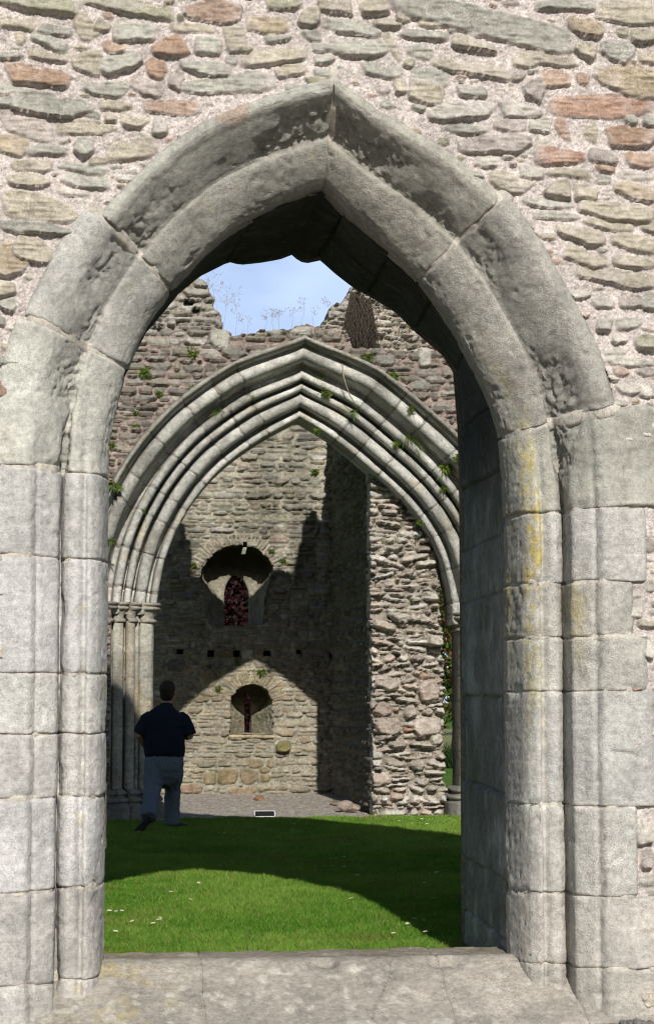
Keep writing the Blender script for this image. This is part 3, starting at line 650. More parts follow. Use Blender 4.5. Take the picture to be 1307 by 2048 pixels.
# broken stubs standing on the wall head
def stub(name, x0, x1, z0, z1, Y, depth, edgeL, edgeR, pal_, mort, seed, prot, parent, mat, extras=()):
    f = Field(x0, x1, z0, z1, .0155, mort, seed, warp=.02, wscale=6, rough=.01)
    f.courses(x0, x1, z0, z1, (.06, .14), (.16, .5), .014, pal_, prot, sq=5, edge=.02, strata=.012, slope=.02, angj=.06)
    for e in extras: f.stone(*e[:4], *e[4:], force=True)
    def mk(a, z):
        j = .05*fbm(z*9, a*0, seed, 2, seed)
        return (a > np.interp(z, edgeL[1], edgeL[0])+j) & (a < np.interp(z, edgeR[1], edgeR[0])+j)
    o = f.build(name, Y, mat, None, mask=mk, extr=(0, depth, 0)); 
    if parent: child(o, parent)
    return o
palW = [(.40, .38, .34), (.33, .31, .27), (.46, .44, .40), (.28, .26, .22), (.37, .34, .29)]
YS = YA+.45
eR = [at(x, y, YS)[[0, 2]] for x, y in ((446, 730), (444, 690), (441, 655), (436, 628), (428, 612), (431, 600), (416, 578), (405, 562), (396, 550), (360, 500), (330, 440))]
eL = [at(x, y, YS)[[0, 2]] for x, y in ((150, 760), (150, 430))]
stub('broken_stub', eL[0][0], eR[0][0]+.1, eR[0][1]-.15, eR[-1][1], YS, 1.1, ([p[0] for p in eL], [p[1] for p in eL]), ([p[0] for p in eR], [p[1] for p in eR]), palW, (.34, .30, .26), 71, (.04, .13), archw, M['pale'],
     extras=[(at(378, 605, YS)[0], at(378, 605, YS)[2], .16, .10, 0, (.03, .03, .025), -.10), (at(393, 622, YS)[0], at(393, 622, YS)[2], .12, .09, 0, (.05, .045, .035), -.08)])

# ------------------------------------------------------------------ SIDE WALL with broken end
YP = 27.3; YB = 32.5
sidew = tag(empty('ruined_wall', (4.1, 29.5, 0)), 'rough wall running back from the lawn with its broken rubble end in sun and its left flank in shade', 'wall')
e_l = [at(x, y, YP)[[0, 2]] for x, y in ((746, 1640), (744, 1500), (741, 1300), (739, 1100), (738, 950), (738, 760), (705, 690), (700, 640), (704, 585), (712, 560))]
e_r = [at(x, y, YP)[[0, 2]] for x, y in ((892, 1640), (889, 1590), (884, 1530), (884, 1400), (881, 1280), (876, 1180), (868, 1090), (872, 950), (880, 760), (890, 680), (850, 650), (790, 606), (760, 590), (740, 570))]
PF = Field(e_l[-1][0]-.25, e_r[0][0]+.3, -.05, e_r[-1][1]+.1, .0155, (.40, .35, .295), 31, warp=.02, wscale=5, rough=.012)
palP = [(.50, .465, .40), (.55, .52, .46), (.46, .41, .345), (.40, .35, .295), (.45, .37, .315), (.37, .325, .28), (.52, .48, .42), (.48, .46, .42)]
PF.courses(PF.a[0], PF.a[-1], 0, PF.z[-1], (.045, .12), (.14, .50), .018, palP, (.04, .18), sq=6, edge=.014, strata=.020, slope=.03, angj=.14, tall=.1, tl=(-2.2, .3))
for px, py, w, h, a, c, pr in ((771, 1366, 50, 30, 4, (.36, .31, .27), .13), (764, 1419, 38, 30, 2, (.36, .29, .25), .14), (775, 1454, 58, 32, 6, (.37, .31, .26), .16), (857, 1382, 44, 46, -20, (.42, .345, .29), .15), (852, 1452, 60, 40, -6, (.42, .36, .31), .15), (818, 1421, 30, 26, -20, (.36, .31, .26), .13), (866, 1282, 32, 24, -8, (.50, .46, .38), .28), (768, 1250, 54, 20, 12, (.44, .38, .31), .16), (762, 1558, 44, 22, 3, (.42, .34, .29), .1), (795, 1592, 34, 14, 3, (.40, .31, .26), .1), (815, 1457, 22, 16, 0, (.38, .22, .16), .12), (790, 1421, 14, 8, 0, (.42, .24, .14), .13), (847, 1352, 26, 14, 0, (.36, .25, .19), .13), (872, 1478, 26, 24, -5, (.46, .42, .35), .17)):
    q = at(px, py, YP); PF.stone(q[0], q[2], w*YP/F, h*YP/F, -math.radians(a), c, pr, 4, .024, .014, tilt=random.uniform(-.8, 0), force=True)
def pmask(a, z):
    j = .045*fbm(z*8, 0*a, 1, 3, 5)
    return (a > np.interp(z, [p[1] for p in e_l], [p[0] for p in e_l])+.3*j) & (a < np.interp(z, [p[1] for p in e_r], [p[0] for p in e_r])+j)
o = PF.build('broken_end', YP+.02, M['pale'], None, mask=pmask, extr=(0, .35, 0)); child(o, sidew)
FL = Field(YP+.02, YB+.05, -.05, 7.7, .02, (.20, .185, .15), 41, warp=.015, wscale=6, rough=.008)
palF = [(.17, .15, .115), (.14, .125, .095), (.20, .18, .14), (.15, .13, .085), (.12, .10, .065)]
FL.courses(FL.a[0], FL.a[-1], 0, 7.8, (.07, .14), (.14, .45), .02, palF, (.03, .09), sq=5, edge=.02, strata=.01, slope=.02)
def fltop(y): return np.interp(y, [YP, YP+.5, YP+1.5, YP+3, YB], [7.25, 7.0, 6.6, 6.1, 5.9])
o = FL.build('wall_flank', e_l[0][0]+.03, M['back'], None, axis='x', mask=lambda a, z: z < fltop(a)+.06*fbm(a*7, 0, 0, 2, 6), extr=(.9, 0, 0)); child(o, sidew)

# ------------------------------------------------------------------ TOWER (BACK) WALL
backw = tag(empty('ruined_wall', (2.6, YB+.5, 0)), 'farthest rubble wall with a pointed window above a small round-headed niche', 'wall')
BW = Field(.1, 4.2, 0, 6.95, .0155, (.31, .285, .225), 51, warp=.012, wscale=6, rough=.006)
palB = [(.25, .235, .195), (.21, .195, .165), (.28, .265, .22), (.23, .21, .17), (.32, .305, .265), (.25, .21, .165), (.20, .19, .165)]
BW.courses(.05, 4.3, .05, 2.75, (.05, .12), (.14, .42), .02, [(.29, .25, .185), (.25, .21, .15), (.33, .30, .24), (.28, .22, .15), (.24, .215, .165)], (.02, .06), sq=5, edge=.011, strata=.008, slope=.014)
BW.courses(.05, 4.3, 2.75, 7.1, (.045, .12), (.14, .50), .016, palB, (.02, .07), sq=5, edge=.011, strata=.009, slope=.014)
KB = YB/F
for px, py, w, h, a, c in ((418, 1356, 36, 34, -8, (.27, .22, .14)), (566, 1492, 30, 24, 0, (.20, .18, .08)), (455, 1552, 42, 34, 4, (.27, .20, .12)), (498, 1552, 36, 32, 0, (.25, .20, .13)), (420, 1556, 26, 24, 0, (.30, .24, .15)), (532, 1555, 24, 18, 0, (.26, .20, .12)), (513, 1527, 32, 18, 0, (.27, .21, .14)), (540, 1526, 16, 20, 0, (.26, .21, .14)), (448, 1307, 30, 20, 0, (.26, .20, .13)), (497, 1308, 28, 20, 0, (.40, .38, .31)), (518, 1305, 20, 16, 0, (.24, .17, .11)), (553, 1307, 20, 16, 0, (.25, .19, .13)), (352, 1330, 40, 26, 0, (.16, .15, .13)), (640, 1290, 60, 24, 0, (.2, .175, .13)), (556, 1080, 46, 14, 0, (.34, .26, .21)), (352, 1072, 24, 28, 0, (.28, .24, .20)), (355, 1020, 34, 16, 0, (.24, .2, .16)), (530, 1540, 22, 12, 0, (.26, .2, .13)), (660, 1120, 60, 24, 0, (.2, .18, .14)), (600, 1290, 40, 18, 0, (.21, .18, .14)), (485, 1582, 60, 14, 0, (.27, .2, .13)), (380, 1578, 50, 18, 0, (.28, .2, .14))):
    q = at(px, py, YB); pr = .16 if (px, py) == (566, 1492) else .045
    BW.stone(q[0], q[2], w*KB+.04, h*KB+.04, 0, (.33, .31, .24), .004, 4, .02, 0, force=True)
    BW.stone(q[0], q[2], w*KB, h*KB, -math.radians(a), shade(c), pr, 4, .02, .006, force=True)
stn = np.clip(fbm(BW.A*4.5, 0, BW.Z*.35, 3, 95)*1.5+.5*fbm(BW.A*1.5, 0, BW.Z*1.5, 3, 96), -1, 1)*sstep(2.6, 3.6, BW.Z); BW.C *= (1+.30*stn)[..., None]
up_o = [(419, 1252), (410, 1215), (403, 1160), (403, 1140), (411, 1122), (428, 1106), (452, 1094), (478, 1089), (503, 1094), (524, 1106), (541, 1124), (545, 1141), (536, 1165), (529, 1200), (525, 1252)]
up_i = [(448, 1253), (448, 1190), (452, 1170), (462, 1154), (473, 1149), (484, 1156), (493, 1171), (498, 1190), (499, 1253)]
lo_o = [(459, 1468), (462, 1432), (461, 1400), (468, 1384), (484, 1372), (503, 1368), (522, 1372), (536, 1384), (543, 1405), (544, 1440), (543, 1468)]
lo_i = [(489, 1467), (488, 1405), (490, 1394), (495, 1390), (500, 1394), (502, 1405), (502, 1467)]
def ring_voussoirs(poly, i0, i1, ln, n, pal_):
    P, _ = resample(np.array([at(x, y, YB)[[0, 2]] for x, y in poly[i0:i1]]), n=n*4+1)
    for k in range(n):
        a, b = P[k*4], P[k*4+4]; m = (a+b)/2; t = (b-a); w = np.linalg.norm(t); nn = np.array([-t[1], t[0]])/w
        if nn[1] < 0 and abs(nn[1]) > .3: nn = -nn
        L = ln*random.uniform(.75, 1.2); c = m+nn*(L/2-.01)
        BW.stone(c[0], c[1], L, w*.86, math.atan2(nn[1], nn[0]), shade(random.choice(pal_)), random.uniform(.03, .06), 6, .014, .004, force=True)
ring_voussoirs(up_o, 3, 12, .24, 30, [(.34, .31, .25), (.30, .27, .21), (.27, .24, .18)])
ring_voussoirs(lo_o, 2, 9, .26, 22, [(.30, .25, .16), (.26, .22, .13), (.33, .28, .2)])
uo = [tuple(at(x, y, YB)[[0, 2]]) for x, y in up_o]; lo = [tuple(at(x, y, YB)[[0, 2]]) for x, y in lo_o]
put = [(360, 1304, 14, 10), (421, 1308, 13, 13), (473, 1307, 13, 14), (534, 1306, 13, 12), (597, 1304, 10, 8), (666, 1311, 17, 12), (490, 1093, 7, 18)]
pr_ = []
for x, y, w, h in put:
    q = at(x, y, YB); pr_.append((q[0]-w*KB/2, q[0]+w*KB/2, q[2]-h*KB/2, q[2]+h*KB/2))
def bmask(a, z):
    ja = a+.035*fbm(a*8, z*16, 0, 2, 31); jz = z+.03*fbm(a*8, z*16, 4, 2, 32); k = ~inpoly(ja, jz, uo) & ~inpoly(ja, jz, lo)
    for x0, x1, z0, z1 in pr_: k &= ~((a > x0) & (a < x1) & (z > z0) & (z < z1))
    return k & (z < 6.7+.1*fbm(a*3, 0, 0, 2, 4))
o = BW.build('rubble_masonry', YB, M['back'], None, mask=bmask); child(o, backw)
for x0, x1, z0, z1 in pr_:      # putlog holes
    V = []; Fq = []
    for y in (YB+.06, YB-.02): pass
    ys = (YB-.015, YB+.35); V = [(x, y, z) for y in ys for x, z in ((x0-.02, z0-.02), (x1+.02, z0-.02), (x1+.02, z1+.02), (x0-.02, z1+.02))]
    Fq = [(0, 1, 5, 4), (1, 2, 6, 5), (2, 3, 7, 6), (3, 0, 4, 7), (4, 5, 6, 7)]
    o = mesh_arr('putlog_hole', V, Fq, M['back'], None, np.tile((.12, .105, .08), (8, 1)), smooth=False); child(o, backw)
q = at(488, 1101, YB-.06); V = []
for dx in (-.03, .03):
    for dy in (-.05, .12):
        for dz in (-.06, .05): V.append((q[0]+dx+dz*.25, q[1]+dy, q[2]+dz))
o = mesh_arr('lintel_peg', V, [(0, 1, 3, 2), (4, 6, 7, 5), (0, 4, 5, 1), (2, 3, 7, 6), (0, 2, 6, 4), (1, 5, 7, 3)], M['back'], None, np.tile((.30, .28, .24), (8, 1)), smooth=False); child(o, backw)
YT = YB-.02
fL = [at(x, y, YT)[[0, 2]] for x, y in ((640, 720), (644, 646), (655, 640), (659, 622), (664, 610), (684, 604), (694, 590), (705, 570))]
fR = [at(x, y, YT)[[0, 2]] for x, y in ((730, 720), (730, 560))]
stub('broken_corner', fL[0][0]-.15, fR[-1][0]+.2, 6.4, fL[-1][1], YT, .9, ([p[0] for p in fL], [p[1] for p in fL]), ([p[0] for p in fR], [p[1] for p in fR]), palW, (.34, .30, .26), 73, (.03, .12), backw, M['pale'])
def splay(name, po, pi, d0, d1, seed, c0, cdk):
    a, _ = resample(np.array([at(x, y, YB)[[0, 2]] for x, y in po]), n=160); b, _ = resample(np.array([at(x, y, YB+d1)[[0, 2]] for x, y in pi]), n=160)
    m = 60; U, K = np.meshgrid(np.arange(160), np.linspace(0, 1, m), indexing='ij')
    K0 = K; tp = sstep(.50, .72, (a[:, 1]-a[:, 1].min())/(a[:, 1].max()-a[:, 1].min()))[:, None]
    Kx = K*(1-tp)+sstep(.86, 1.0, K)*tp; K = Kx
    X = a[:, None, 0]*(1-K)+b[:, None, 0]*K; Z = a[:, None, 1]*(1-K)+b[:, None, 1]*K; Y = YB-.05+K0*(d1+.05)
    # a strip of rough stone courses: ends of the wall stones show
    d = .03*fbm(X*6, Y*6, Z*18, 3, seed)+.012*fbm(X*20, Y*20, Z*30, 2, seed+1)
    d = d*(1-sstep(.9, 1, K0)*.9)
    cx = (a[:, 0].mean(), a[:, 1].mean())
    dx = cx[0]-X; dz = cx[1]-Z; r = np.hypot(dx, dz)+1e-6
    G = np.stack([X+dx/r*d, Y, Z+dz/r*d], -1)
    # close the sill as one more row
    top = sstep(.0, .35, (Z-Z.min())/(Z.max()-Z.min())-.45)[..., None]  # near-black recess head: shade of its soffit put into the colour
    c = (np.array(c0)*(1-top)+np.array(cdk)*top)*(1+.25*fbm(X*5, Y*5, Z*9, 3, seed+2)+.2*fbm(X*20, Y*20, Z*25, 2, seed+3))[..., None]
    V = G.reshape(-1, 3); Fq = grid_faces(160, m)
    s0 = np.array([[j, m*159+j] for j in range(m)]); sf = np.stack([s0[:-1, 0], s0[1:, 0], s0[1:, 1], s0[:-1, 1]], 1)
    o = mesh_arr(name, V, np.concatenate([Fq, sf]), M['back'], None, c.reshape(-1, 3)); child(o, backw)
    # rebate running on through the wall
    V = np.concatenate([np.stack([b[:, 0], np.full(160, YB+d1), b[:, 1]], 1), np.stack([b[:, 0], np.full(160, YB+d1+.25), b[:, 1]], 1)])
    Fq = np.array([(i, i+1, i+161, i+160) for i in range(159)]+[(159, 0, 160, 319)])
    o = mesh_arr('window_jamb', V, Fq, M['back'], None, np.tile((.36, .345, .30), (320, 1))); child(o, backw)
    return b
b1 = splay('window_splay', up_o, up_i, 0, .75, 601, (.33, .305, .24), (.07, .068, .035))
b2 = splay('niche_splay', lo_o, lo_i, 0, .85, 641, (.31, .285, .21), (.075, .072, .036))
# outer skin of the tower wall with the two openings left clear
YO = YB+1.0
o1 = [tuple(p) for p in b1]; o2 = [tuple(p) for p in b2]
OS = Field(.1, 5.2, 0, 6.7, .025, (.25, .23, .19), 61)
o = OS.build('outer_face', YO, M['back'], None, mask=lambda a, z: ~inpoly(a, z, o1) & ~inpoly(a, z, o2)); child(o, backw)
V = [(.1, YB, 6.66), (5.2, YB, 6.66), (5.2, YO, 6.66), (.1, YO, 6.66), (.1, YB, 0), (.1, YO, 0)]
o = mesh_arr('wall_head', V, [(0, 1, 2, 3), (0, 3, 5, 4)], M['back'], None, np.tile((.25, .23, .19), (6, 1)), smooth=False); child(o, backw)
# projecting sill of the niche
q0 = at(457, 1471, YB); q1 = at(547, 1471, YB)
U, K = np.meshgrid(np.linspace(q0[0], q1[0], 70), np.linspace(0, 1, 24), indexing='ij')
sp, _ = resample([(.5, .03), (-.06, .012), (-.085, -.005), (-.08, -.035), (-.05, -.048), (.06, -.05)], n=24, smooth=False)
kk = np.arange(24)[None, :].repeat(70, 0)
G = np.stack([U, YB+sp[kk, 0]+.012*fbm(U*14, K*4, 2, 2, 9), q0[2]+sp[kk, 1]+.010*fbm(U*9, K*3, 1, 2, 8)], -1)
o = mesh_arr('niche_sill', G.reshape(-1, 3), grid_faces(70, 24), M['back'], None, (np.array((.40, .33, .22))*(1+.2*fbm(U*9, K*3, 0, 2, 3))[..., None]).reshape(-1, 3)); child(o, backw)
#SECTION3
# ------------------------------------------------------------------ GROUND COVER
def gravel():
    f0 = []
    X, Y = np.meshgrid(np.arange(.0, 4.6, .02), np.arange(26.55, 32.6, .02), indexing='ij')
    Z = .012+.05*sstep(26.6, 31, Y)+.010*fbm(X*28, Y*28, 0, 2, 801)+.012*fbm(X*3, Y*3, 0, 2, 802)-.05*(1-sstep(0, .12, Y-26.6-.05*fbm(X*5, 0, 0, 2, 803)))
    s = np.clip(fbm(X*40, Y*40, 5, 2, 804)*.9+.5, 0, 1)[..., None]
    c = np.array((.19, .165, .135))*(1-s)+np.array((.45, .41, .355))*s
    m = stone_mat('gravel', 2.0, bump=.8)
    o = mesh_arr('gravel_path', np.stack([X, Y, Z], -1).reshape(-1, 3), grid_faces(*X.shape), m, None, c.reshape(-1, 3))
    tag(o, kind='structure')
gravel()
def grass():
    n = 420000
    r = np.random.default_rng(5)
    Y = YF+.95+(15.8)*r.random(n)**1.15; X = -.5+(.19*Y+1.0)*r.random(n)
    keep = np.ones(n, bool)
    # thin out around the pier and the broken wall end
    keep &= ~((Y > 26.3) & (X < .95)); keep &= ~((Y > 26.72+.05*fbm(X*5, 0, 0, 2, 12)))
    X, Y = X[keep], Y[keep]; n = len(X)
    patch = fbm(X*.9, Y*.9, 0, 3, 701); fine = fbm(X*7, Y*7, 0, 2, 702)
    hgt = (.030+.028*r.random(n))*(1+.5*patch+.4*fine); w = (.0032+.0030*r.random(n))*(.8+.035*(Y-12))
    th = r.random(n)*6.283; lean = (.25+.6*r.random(n))*hgt; la = r.random(n)*6.283
    dx, dy = np.cos(th)*w, np.sin(th)*w; lx, ly = np.cos(la)*lean, np.sin(la)*lean
    z0 = np.zeros(n)-.003
    V = np.empty((n, 5, 3))
    V[:, 0] = np.stack([X-dx, Y-dy, z0], 1); V[:, 1] = np.stack([X+dx, Y+dy, z0], 1)
    V[:, 2] = np.stack([X+dx*.75+lx*.35, Y+dy*.75+ly*.35, hgt*.6], 1); V[:, 3] = np.stack([X-dx*.75+lx*.35, Y-dy*.75+ly*.35, hgt*.6], 1)
    V[:, 4] = np.stack([X+lx, Y+ly, hgt], 1)
    k = r.random(n); k2 = np.clip(.5+.9*patch+.5*fine+.35*(k-.5), 0, 1)[:, None]
    c = np.array((.085, .215, .018))*(1-k2)+np.array((.195, .32, .050))*k2
    dry = (r.random(n) < .07)[:, None]; c = np.where(dry, np.array((.30, .27, .10)), c)
    bare = sstep(.15, .55, fbm(X*1.7, Y*1.7, 3, 3, 705))[:, None]*.5; c = c*(1-bare)+np.array((.19, .20, .05))*bare
    c = c*(.8+.4*r.random(n))[:, None]
    Fq = []
    i = np.arange(n)[:, None]*5
    me = bpy.data.meshes.new('grass')
    q = i+np.array([0, 1, 2, 3]); t = i+np.array([3, 2, 4])
    me.vertices.add(n*5); me.vertices.foreach_set('co', V.ravel())
    loops = np.concatenate([q.ravel(), t.ravel()]).astype(np.int32)
    me.loops.add(len(loops)); me.loops.foreach_set('vertex_index', loops)
    me.polygons.add(2*n)
    st = np.concatenate([np.arange(n)*4, 4*n+np.arange(n)*3]).astype(np.int32); me.polygons.foreach_set('loop_start', st)
    me.polygons.foreach_set('loop_total', np.concatenate([np.full(n, 4), np.full(n, 3)]).astype(np.int32))
    me.update(calc_edges=True)
    cc = np.ones((n, 5, 4)); cc[..., :3] = c[:, None, :]
    a = me.color_attributes.new('col', 'FLOAT_COLOR', 'POINT'); a.data.foreach_set('color', cc.ravel())
    me.materials.append(M['grass'])
    o = bpy.data.objects.new('grass', me); COL.objects.link(o); tag(o, 'short mown green grass of the lawn', 'grass', kind='stuff')
grass()

# daisies
def daisy_mesh():
    bm = bmesh.new(); 
    n = 11
    for k in range(n):
        a = 2*math.pi*k/n; da = math.pi/n*.85
        pts = [(math.cos(a-da*.4)*.004, math.sin(a-da*.4)*.004, .048), (math.cos(a-da)*.013, math.sin(a-da)*.013, .051), (math.cos(a)*.0155, math.sin(a)*.0155, .051), (math.cos(a+da)*.013, math.sin(a+da)*.013, .051), (math.cos(a+da*.4)*.004, math.sin(a+da*.4)*.004, .048)]
        f = bm.faces.new([bm.verts.new(p) for p in pts]); f.material_index = 0
    g = bmesh.ops.create_uvsphere(bm, u_segments=8, v_segments=5, radius=.0052, matrix=Matrix.Translation((0, 0, .050)) @ Matrix.Diagonal((1, 1, .6, 1)))
    for f in {f for v in g['verts'] for f in v.link_faces}: f.material_index = 1
    g = bmesh.ops.create_cone(bm, segments=5, radius1=.0012, radius2=.0010, depth=.05, matrix=Matrix.Translation((0, 0, .024)))
    for f in {f for v in g['verts'] for f in v.link_faces}: f.material_index = 2
    me = bpy.data.meshes.new('daisy'); bm.to_mesh(me); bm.free()
    for m in (plain_mat('petal', (.75, .75, .72), .6, .05), plain_mat('daisy_eye', (.6, .42, .04), .7), plain_mat('daisy_stem', (.07, .14, .02), .7)): me.materials.append(m)
    return me
dm = daisy_mesh()
dpx = [(247,363),(105,410),(75,430),(60,433),(122,466),(207,455),(212,462),(52,503),(588,376),(315,390),(33,430),(445,266),(418,270),(440,155),(265,172),(420,155),(70,162),(860,275),(910,303),(895,385),(815,270),(757,287),(705,278),(968,325),(1085,475),(1103,458),(1140,465),(1152,505),(1192,293),(1220,287),(1143,332),(1185,385),(862,240),(683,122),(1155,122),(1070,99),(1215,187),(1212,148),(1100,120),(190,475),(1040,510),(345,330),(830,272),(1020,102),(985,104),(1180,106),(1230,104),(1240,118),(1135,104),(1055,112),(960,116)]
for i, (x, y) in enumerate(dpx):
    px, py = x/1.766+200, y/1.766+1580
    g = atg(px, py, .05)
    o = bpy.data.objects.new('daisy', dm); COL.objects.link(o); o.location = (g[0], g[1], .012)
    o.rotation_euler = (random.uniform(.05, .4), random.uniform(-.15, .15), random.random()*6.28); s = random.uniform(.95, 1.4); o.scale = (s, s, 1)
    if y > 325 and x < 620: tag(o, 'white daisy in the sunlit near patch of lawn', 'daisy', 'daisies in the sunlit near lawn')
    elif y < 135 and x > 900: tag(o, 'tiny white daisy in the bright grass strip below the broken wall end', 'daisy', 'daisies below the broken wall end')
    else: tag(o, 'tiny white daisy in the shaded part of the lawn', 'daisy', 'daisies in the shaded lawn')

# ------------------------------------------------------------------ plants on the walls
def ribbon(Vl, Fl, Cl, pts, ws, col):
    i0 = len(Vl); pts = np.array(pts)
    side = np.cross(pts[-1]-pts[0], rng.normal(size=3)); side /= np.linalg.norm(side)+1e-9
    for p, w in zip(pts, ws): Vl.append(p-side*w); Vl.append(p+side*w); Cl.append(col); Cl.append(col)
    for k in range(len(pts)-1): Fl.append((i0+2*k, i0+2*k+1, i0+2*k+3, i0+2*k+2))
def tuft(name, base, size, kind, label, cat='plant', group=None, dark=False):
    V, Fq, C = [], [], []; base = np.array(base); size = size*(1.35 if kind == 'leafy' else 1.0); n = {'grassy': 46, 'leafy': 110, 'fern': 80}[kind]
    for k in range(n):
        g = rng.random(); col = np.array((.05, .12, .012))*(1-g)+np.array((.15, .22, .03))*g
        if rng.random() < .12: col = np.array((.24, .19, .07))
        d = rng.normal(size=3); d[1] = -abs(d[1])-.4; d[2] = d[2]*.7+.45; d /= np.linalg.norm(d)
        L = size*rng.uniform(.5, 1.1)
        if kind == 'leafy':
            p = base+d*L*rng.uniform(.02, .5)*np.array((1.0, .6, 1.0)); e = rng.normal(size=3); e /= np.linalg.norm(e); s = size*.17
            ribbon(V, Fq, C, [p, p+e*s*.5, p+e*s], [s*.12, s*.36, s*.05], col)
        else:
            q = [base+d*L*t+np.array((0, 0, -1.0))*L*.55*t*t for t in (0, .33, .66, 1)]; w = size*(.035 if kind == 'grassy' else .07)
            ribbon(V, Fq, C, q, [w*.7, w, w*.8, w*.1], col)
    if kind == 'grassy': pass
    V = (np.array(V)-base)*(.8 if kind == 'grassy' else 1)
    o = mesh_arr(name, V, Fq, M['leaf'], None, np.array(C), smooth=False); o.location = base; tag(o, label, cat, group)
    return o
TF = [(289,742,.20,'leafy','leafy','large leafy clump at the left edge of the opening, below the broken stub'),(385,700,.20,'leafy','leafy','bright green clump at the foot of the broken stub left of the sky'),(318,783,.11,'leafy','leafy','small green tuft between the leafy clump and the inner arch hood'),(385,775,.13,'leafy','leafy','green tuft sitting on the upper left hood of the inner arch'),(272,820,.10,'leafy','leafy','upper of two round green tufts in the rubble left of the arch'),(272,850,.13,'leafy','leafy','lower of two round green tufts in the rubble left of the arch'),(225,886,.12,'leafy','leafy','green tuft against the left jamb, level with the paired round tufts'),(262,905,.10,'leafy','leafy','small tuft hugging the hood left of the inner arch'),(225,965,.22,'fern','leafy','dark straggling clump in the corner between near jamb and arch hood'),(221,1075,.16,'grassy','grassy','spiky green tuft beside the near left jamb above the capital'),(284,1012,.15,'grassy','grassy','yellow green spiky tuft on the left arch ribs, lowest there'),(324,934,.15,'grassy','grassy','spiky tuft on the left arch ribs, halfway up'),(437,818,.20,'grassy','grassy','wide spreading tuft in the upper left hollow of the arch'),(502,785,.16,'grassy','grassy','thin tuft in the upper hollow just left of the arch apex'),(640,750,.10,'leafy','leafy','dark small tuft in the hollow just right of the arch apex'),(652,783,.16,'leafy','leafy','bright leafy tuft on the ribs just right of the arch apex'),(704,818,.17,'grassy','grassy','green tuft at the tip of the hanging dry stem'),(785,750,.20,'leafy','leafy','pale green tuft on the rubble right of the arch hood'),(737,708,.20,'grassy','grassy','grassy tuft with dry stalks on the ledge under the dead ivy'),(822,815,.12,'leafy','leafy','small tuft on the outer roll right of the arch'),(815,870,.24,'grassy','grassy','dark grassy tuft in the deep hollow right of the arch, highest there'),(832,890,.18,'grassy','grassy','grassy tuft just under the highest one in the right hollow'),(890,930,.17,'fern','grassy','large bright fern spreading over the right arch ribs'),(886,970,.16,'grassy','grassy','tuft below the large fern on the right arch ribs'),(913,913,.14,'leafy','leafy','tuft on the hood beside the dark reveal'),(793,885,.12,'leafy','leafy','small tuft on the inner rib right of the arch, left of the grassy hollow'),(838,1042,.10,'leafy','leafy','tiny bright tuft under the arch edge on the sunlit wall end'),(633,858,.12,'leafy','leafy','tuft hanging just under the apex of the arch')]
for px, py, s, k, _, lab in TF:
    inside = (px, py) in ((838, 1042), (633, 858))
    d = 0.0
    if 'rib' in lab or 'hollow' in lab or 'hanging dry' in lab: d = .30
    if inside: d = .60
    q = at(px, py+6, YA+d-.03)
    tuft('fern' if k == 'fern' else 'wall_plant', q, s, k, lab, 'plant', 'plants rooted in the inner arch wall')
for px, py, s, lab in ((630,940,.16,'small dark tuft high on the tower wall near the shadow edge'),(666,935,.20,'dark tuft on the tower wall in the corner of the side wall'),(543,1100,.12,'tuft right of the arched head of the tower window'),(566,1118,.12,'tuft on a ledge lower right of the tower window head'),(436,1375,.12,'green tuft left of the small round-headed niche'),(523,1342,.16,'round green tuft above the small round-headed niche'),(474,1321,.13,'flat green tuft below the middle putlog hole'),(388,1128,.12,'tuft left of the tower window head'),(418,1330,.1,'faint green tuft between the putlog holes and the niche')):
    q = at(px, py+4, YB-.05); tuft('wall_plant', q, s, 'leafy', lab, 'plant', 'plants rooted in the tower wall')

mdry = plain_mat('dry_stalk', (.30, .24, .17), .9, .3, 60)
def tubes(name, lines, mat, label, cat, group=None, seg=4):
    V, Fq = [], []
    base = np.array(lines[0][0][0])
    for pts, r0, r1 in lines:
        pts = np.array(pts, float); n = len(pts); i0 = len(V)
        for k, p in enumerate(pts):
            t = pts[min(k+1, n-1)]-pts[max(k-1, 0)]; t /= np.linalg.norm(t)+1e-9
            a = np.cross(t, (0.3, 1, .2)); a /= np.linalg.norm(a); b_ = np.cross(t, a); r = r0+(r1-r0)*k/max(1, n-1)
            for j in range(seg):
                th = 2*math.pi*j/seg; V.append(p-base+a*math.cos(th)*r+b_*math.sin(th)*r)
        for k in range(n-1):
            for j in range(seg): Fq.append((i0+k*seg+j, i0+k*seg+(j+1) % seg, i0+(k+1)*seg+(j+1) % seg, i0+(k+1)*seg+j))
    o = mesh_arr(name, V, Fq, mat); o.location = base; tag(o, label, cat, group); return o
def stalk(bx, by, tx, ty, Y, label, spread=.10, n=9, thick=.0022):
    b0 = at(bx, by, Y); t0 = at(tx, ty, Y+random.uniform(-.1, .1)); L = np.linalg.norm(t0-b0); mid = (b0+t0)/2+np.array((random.uniform(-.03, .03), 0, 0))
    lines = [([b0-np.array((0, 0, .05)), b0, mid, t0], thick, thick*.5)]
    for k in range(n):
        f = random.uniform(.4, 1); p = b0+(t0-b0)*f; e = p+np.array((random.uniform(-1, 1)*spread, random.uniform(-.4, .4)*spread, random.uniform(.2, .9)*spread))
        lines.append(([p, (p+e)/2+np.array((0, 0, -.01)), e], thick*.6, thick*.35))
        for j in range(3):
            g = e+np.array((random.uniform(-1, 1), random.uniform(-1, 1), random.uniform(-.3, 1)))*.035
            lines.append(([e, g], thick*.35, thick*.35)); lines.append(([g, g+np.array((0, 0, .010))], .0042, .003))
    tubes('dry_stalk', lines, mdry, label, 'dry plant', 'dry stalks on the wall head against the sky')
